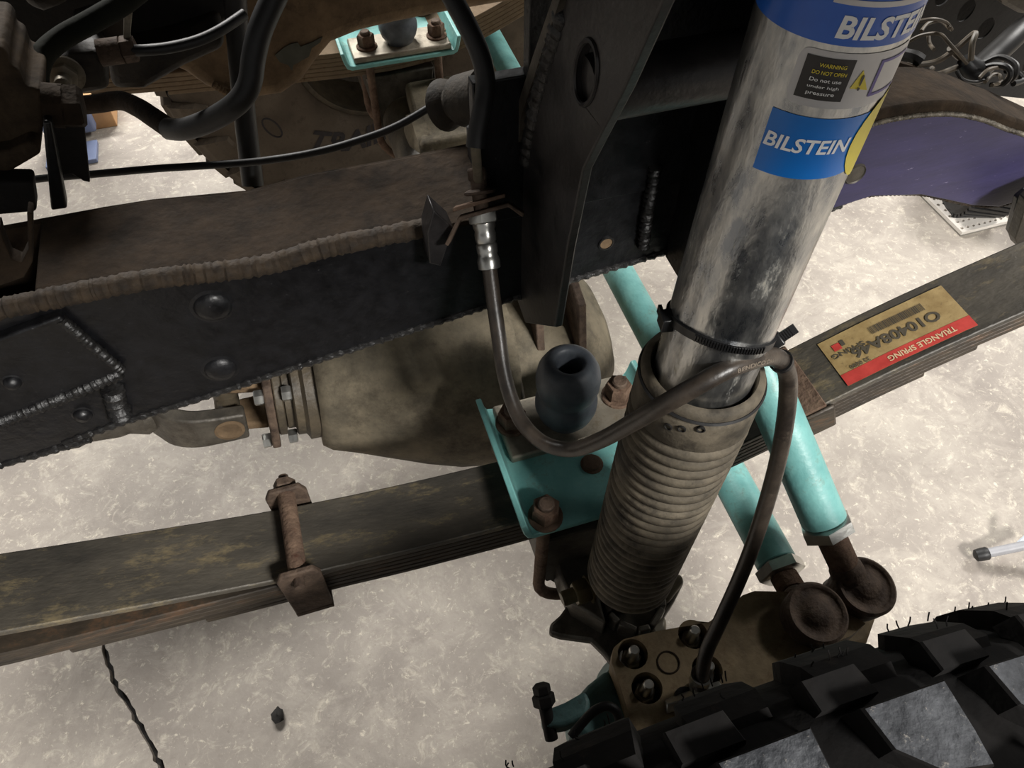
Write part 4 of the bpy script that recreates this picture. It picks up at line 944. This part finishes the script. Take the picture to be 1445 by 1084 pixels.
blob2([(-30, 330), (0, 322), (4, 338), (16, 366), (30, 372), (40, 352), (38, 300), (46, 302), (46, 370), (34, 392), (0, 404), (-30, 410)], .442, .012, DIRT, 'mount_bracket', .001)

def hose_thing(name, lab, cat, pts, r, m, n=14, group=None):
    g = G(); g.tube(spline([P(a, b, d=dd) for a, b, dd in pts], 8), r, n); return one(name, g, m, lab, cat, group=group)
hose_thing('power_steering_hose', 'dark green-black rubber hose curving past the nut in the upper left corner', 'hose', [(54, 128, .60), (52, 104, .60), (62, 76, .605), (90, 52, .61), (130, 30, .61), (175, 3, .61), (215, -30, .61)], .0088, M('old_hose', (24, 26, 20), (36, 37, 29), 40, .85, bump=.2, spec=.2))
hose_thing('return_line', 'brown steel line bending below the engine casting to a hose end', 'steel line', [(100, 150, .80), (140, 146, .79), (170, 142, .78), (195, 152, .76), (215, 165, .74), (240, 182, .72)], .0095, DIRT)
hose_thing('coolant_hose', 'black rubber hose with a sharp elbow at the top left of the crossmember', 'hose', [(238, 182, .705), (262, 182, .69), (300, 168, .67), (335, 145, .65), (352, 118, .64), (358, 80, .63), (368, 40, .62), (390, -10, .61), (410, -50, .6)], .0098, RUB, 18)
hose_thing('vertical_tube', 'straight black tube standing behind the frame rail beside the elbow hose', 'tube', [(330, -60, .70), (332, 0, .72), (336, 60, .735), (343, 140, .75), (352, 220, .765), (357, 262, .775)], .0105, M('worn_black_tube', (30, 28, 26), (46, 43, 40), 30, .5, bump=.2, c3=(86, 80, 70), s3=70, t3=(.64, .75)), 20)
hose_thing('upper_pipe', 'thin dark pipe crossing the engine casting into a brass union', 'pipe', [(158, 71, .655), (200, 71, .655), (240, 67, .66), (280, 57, .665), (312, 42, .67), (345, 20, .68)], .0048, RUB)
hose_thing('brake_pipe', 'thin black pipe spanning the gap above the frame rail to a rubber bush', 'pipe', [(-30, 266, .70), (40, 254, .70), (130, 246, .70), (220, 238, .70), (300, 233, .70), (370, 227, .70), (440, 216, .695), (500, 200, .69), (560, 178, .68), (622, 142, .67)], .0034, RUB)
g = G(); o_ = P(622, 150, d=.665); dv = (P(700, 130, d=.62) - o_).normalized()
g.lathe(o_, dv, [(.004, 0), (.017, .001), (.022, .005), (.020, .012), (.015, .017), (.016, .022), (.021, .026), (.021, .055)], 28)
one('rubber_bush', g, M('cracked_rubber', (44, 40, 34), (66, 58, 48), 60, .8, bump=.5), 'cracked black rubber bush on the frame where the thin pipe ends', 'bush')

# ------------------------------------------------------------------ upper right: perforated panel and loose wiring
pan = thing('radiator_support', 'dark radiator support with round holes behind the loose wiring', 'body panel', (.9, .66, .6))
PY = .66
poly = PP([(930, -80), (1560, -80), (1560, 150), (1300, 125), (1200, 110), (930, 40)], Y=PY)
hl2 = []
for a, b in [(1333, -8), (1364, 15), (1391, 40), (1424, 62), (1300, -28), (1455, 88), (1404, -20), (1436, 8)]:
    c_ = P(a, b, Y=PY); hl2.append([c_ + V((math.cos(t) * .0105, 0, math.sin(t) * .0125)) for t in [2 * math.pi * k / 20 for k in range(20)]])
g = G(); g.prism_h(poly, hl2[:6], V((0, .002, 0))); mk('panel_sheet', g, PANEL, pan)
g = G(); g.prism([p + V((0, .08, 0)) for p in poly], V((0, .01, 0))); mk('panel_backing', g, DARK, pan)
g = G(); g.prism(PP([(1405, -40), (1470, -40), (1470, 24), (1440, 20), (1418, 8)], Y=.62), V((0, .03, 0))); mk('corner_casting', g, CASTG, pan, bevel=.004)
hose_thing('harness_sleeve', 'thick black harness sleeve running into the loose wiring at the top right', 'wiring', [(1490, 10, .80), (1445, 40, .79), (1420, 62, .78), (1398, 82, .775), (1378, 100, .77)], .0115, WIREB, 16)
wires = [
 [(1230, 96), (1280, 92), (1318, 88), (1345, 72), (1375, 47), (1372, 62), (1370, 85)],
 [(1280, 60), (1300, 50), (1325, 48), (1340, 62), (1365, 90)],
 [(1296, 30), (1318, 27), (1335, 32), (1343, 42)],
 [(1300, 44), (1310, 33), (1328, 30), (1340, 40)],
 [(1310, 50), (1312, 62), (1318, 70)],
 [(1316, 96), (1312, 102), (1322, 105), (1345, 97), (1370, 88)],
 [(1340, 68), (1352, 80), (1368, 88)],
 [(1375, 100), (1400, 92), (1420, 94), (1426, 106), (1416, 118), (1398, 120)],
 [(1382, 110), (1395, 98), (1415, 96), (1424, 104), (1418, 116)],
 [(1390, 116), (1400, 106), (1410, 106), (1412, 116), (1400, 120)],
 [(1385, 90), (1410, 80), (1432, 90), (1434, 104), (1426, 114)],
 [(1350, 100), (1358, 112), (1375, 116), (1392, 112)],
 [(1420, 100), (1436, 104), (1442, 114), (1430, 118)],
 [(1250, 74), (1268, 76), (1290, 80), (1300, 86)],
]
wl = ['long grey wire kinked to a point', 'grey wire arching to the bundle', 'pale wire loop highest in the tangle', 'second thin arch of wire below the pale loop', 'short wire tail hanging from the arch', 'flat grey wire bent back under the kinked one', 'short thick wire entering the taped bundle', 'big outer wire loop right of the taped bundle', 'middle wire loop right of the taped bundle', 'smallest inner wire coil at the bottom right', 'black wire loop sweeping over the coil', 'dark wire drooping below the taped bundle', 'black wire loop at the far right of the tangle', 'dark conduit stub nearest the shock']
for i, wpts in enumerate(wires):
    rr = .0062 if i == 13 else (.0028 if i in (0, 5, 6, 7, 10, 12) else .0018)
    hose_thing('loose_wire', wl[i] + ' above the purple plate', 'wire', [(a, b, .745 + .012 * math.sin(i * 2.1 + k)) for k, (a, b) in enumerate(wpts)], rr, WIREB if i in (10, 11, 12, 13, 7) else WIRE, 8, 'loose wires of the harness')
g = G(); g.tube([P(1360, 86, d=.75), P(1372, 100, d=.755), P(1385, 110, d=.76)], lambda i, t: (.009, .012, .009)[i], 14); one('taped_bundle', g, NYLON, 'black taped knot where the loose wires meet above the purple plate', 'wiring')

# spring hanger at the right edge
hg = thing('spring_hanger', 'black spring hanger bracket at the right edge above the leaf spring', 'bracket', tuple(P(1440, 330, Y=.41)))
g = G(); g.prism(PP([(1448, 270), (1436, 280), (1424, 328), (1430, 338), (1445, 330), (1520, 300), (1520, 240)], Y=.42), V((0, .006, 0))); mk('side_plate', g, BLACKP, hg, bevel=.001)
g = G(); g.prism(PP([(1438, 274), (1445, 268), (1434, 336), (1425, 338), (1421, 326)], Y=.419), V((0, -.012, 0))); mk('edge_flange', g, CASTG, hg, bevel=.001)

# ------------------------------------------------------------------ things lying on the floor
mt0, mt1, mt2 = P(1310, 280, Z=.012), P(1358, 328, Z=.012), P(1422, 312, Z=.012)
ua = (mt2 - mt1); ub_ = (mt0 - mt1) * 1.9
ua = ua * 1.05
poly = [mt1, mt1 + ua, mt1 + ua + ub_, mt1 + ub_]; hs_ = []
for i in range(8):
    for j in range(11):
        c_ = mt1 + ua * ((i + .55 + (.25 if j % 2 else 0)) / 8.6) + ub_ * ((j + .6) / 11.2); hs_.append([c_ + V((math.cos(t) * .0042, math.sin(t) * .0042, 0)) for t in [2 * math.pi * k / 8 for k in range(8)]])
mat_ = thing('perforated_mat', 'white perforated plastic mat lying on the floor at the right', 'floor mat', (mt1.x, mt1.y, 0))
g = G(); g.prism_h(poly, hs_, V((0, 0, -.008))); mk('grid_top', g, MATW, mat_)
g = G(); g.prism([p + V((0, 0, -.0085)) for p in poly], V((0, 0, -.0034))); mk('base_sheet', g, M('grey_mat_base', (120, 116, 108), (140, 136, 128), 30, .8), mat_)
wh = thing('ribbed_wheel', 'black ribbed rubber wheel standing behind the purple plate over the white mat', 'wheel', tuple(P(1400, 290, Z=.0)))
wc = P(1398, 262, Z=.13); wc = V((wc.x, wc.y, .085)) + FH * .082 + RT * .035
g = G(); g.tube([wc - RT * .055, wc + RT * .055], .08, 40); mk('roller', g, RUB, wh, bevel=.012, seg=3)
for k in range(36):
    a = 2 * math.pi * k / 36; d_ = FH * math.cos(a) + ZZ * math.sin(a); tt = FH * -math.sin(a) + ZZ * math.cos(a)
    g = G(); g.box(wc + d_ * .08, RT * .05 + tt * .012, tt * .0045, d_ * .004); mk('rib', g, RUB, wh)
# grey tube leg at the right
ra = P(1378, 784, Z=.016); rb_ = P(1475, 770, Z=.03); rb_.z = .05
leg = thing('stand_leg', 'grey tube leg with a black rubber foot on the floor at the right edge', 'stand', (ra.x, ra.y, 0))
dv = (rb_ - ra).normalized()
g = G(); g.tube([ra + dv * .014, rb_], .0075, 18); mk('tube', g, GREYP, leg)
g = G(); g.lathe(ra - dv * .004, dv, [(.004, 0), (.0095, .003), (.0105, .012), (.0105, .020), (.009, .022)], 18); mk('rubber_foot', g, RUB, leg)
g = G(); g.tube([P(1434, 772, Z=.03), P(1470, 740, Z=.06)], .005, 14); mk('brace', g, M('white_tube', (200, 210, 222), (212, 222, 232), 20, .4), leg)
# blue post and cardboard box in the far corner
bxp = P(138, 229, Z=0)
bl = thing('blue_post', 'blue painted steel post foot standing on the floor at the far left', 'post', (bxp.x - .06, bxp.y, 0))
b0 = P(140, 228, Z=.0)
g = G(); g.bx((b0.x - .12, b0.y - .004, 0), (b0.x - .002, b0.y + .08, .012)); mk('foot_plate', g, BLUEF, bl, bevel=.002)
b1 = P(137, 188, Z=.012)
g = G(); g.bx((b1.x - .12, b1.y + .005, .012), (b1.x, b1.y + .04, .9)); mk('post_tube', g, BLUEF, bl, bevel=.006)
c0_ = P(166, 184, Z=0)
g = G(); g.bx((c0_.x - .13, c0_.y + .02, 0), (c0_.x, c0_.y + .16, .09)); bxo = one('cardboard_box', g, CARD, 'small brown cardboard box on the floor beside the blue post', 'box', bevel=.002)
# a bit of grit on the floor
gp = P(392, 1010, Z=.006)
g = G(); vs = []
for i in range(7):
    for k in range(9):
        a = math.pi * i / 6; b_ = 2 * math.pi * k / 9; r = .0085 * (1 + .35 * noise.noise(V((i * .9, k * .8, 1))))
        vs.append(gp + V((math.sin(a) * math.cos(b_) * r * 1.1, math.sin(a) * math.sin(b_) * r * 1.4, math.cos(a) * r * .7)))
fs = [(i * 9 + k, i * 9 + (k + 1) % 9, (i + 1) * 9 + (k + 1) % 9, (i + 1) * 9 + k) for i in range(6) for k in range(9)]
g.add(vs, fs); one('grit_lump', g, DARK, 'dark lump of grit lying on the concrete below the leaf spring', 'debris')
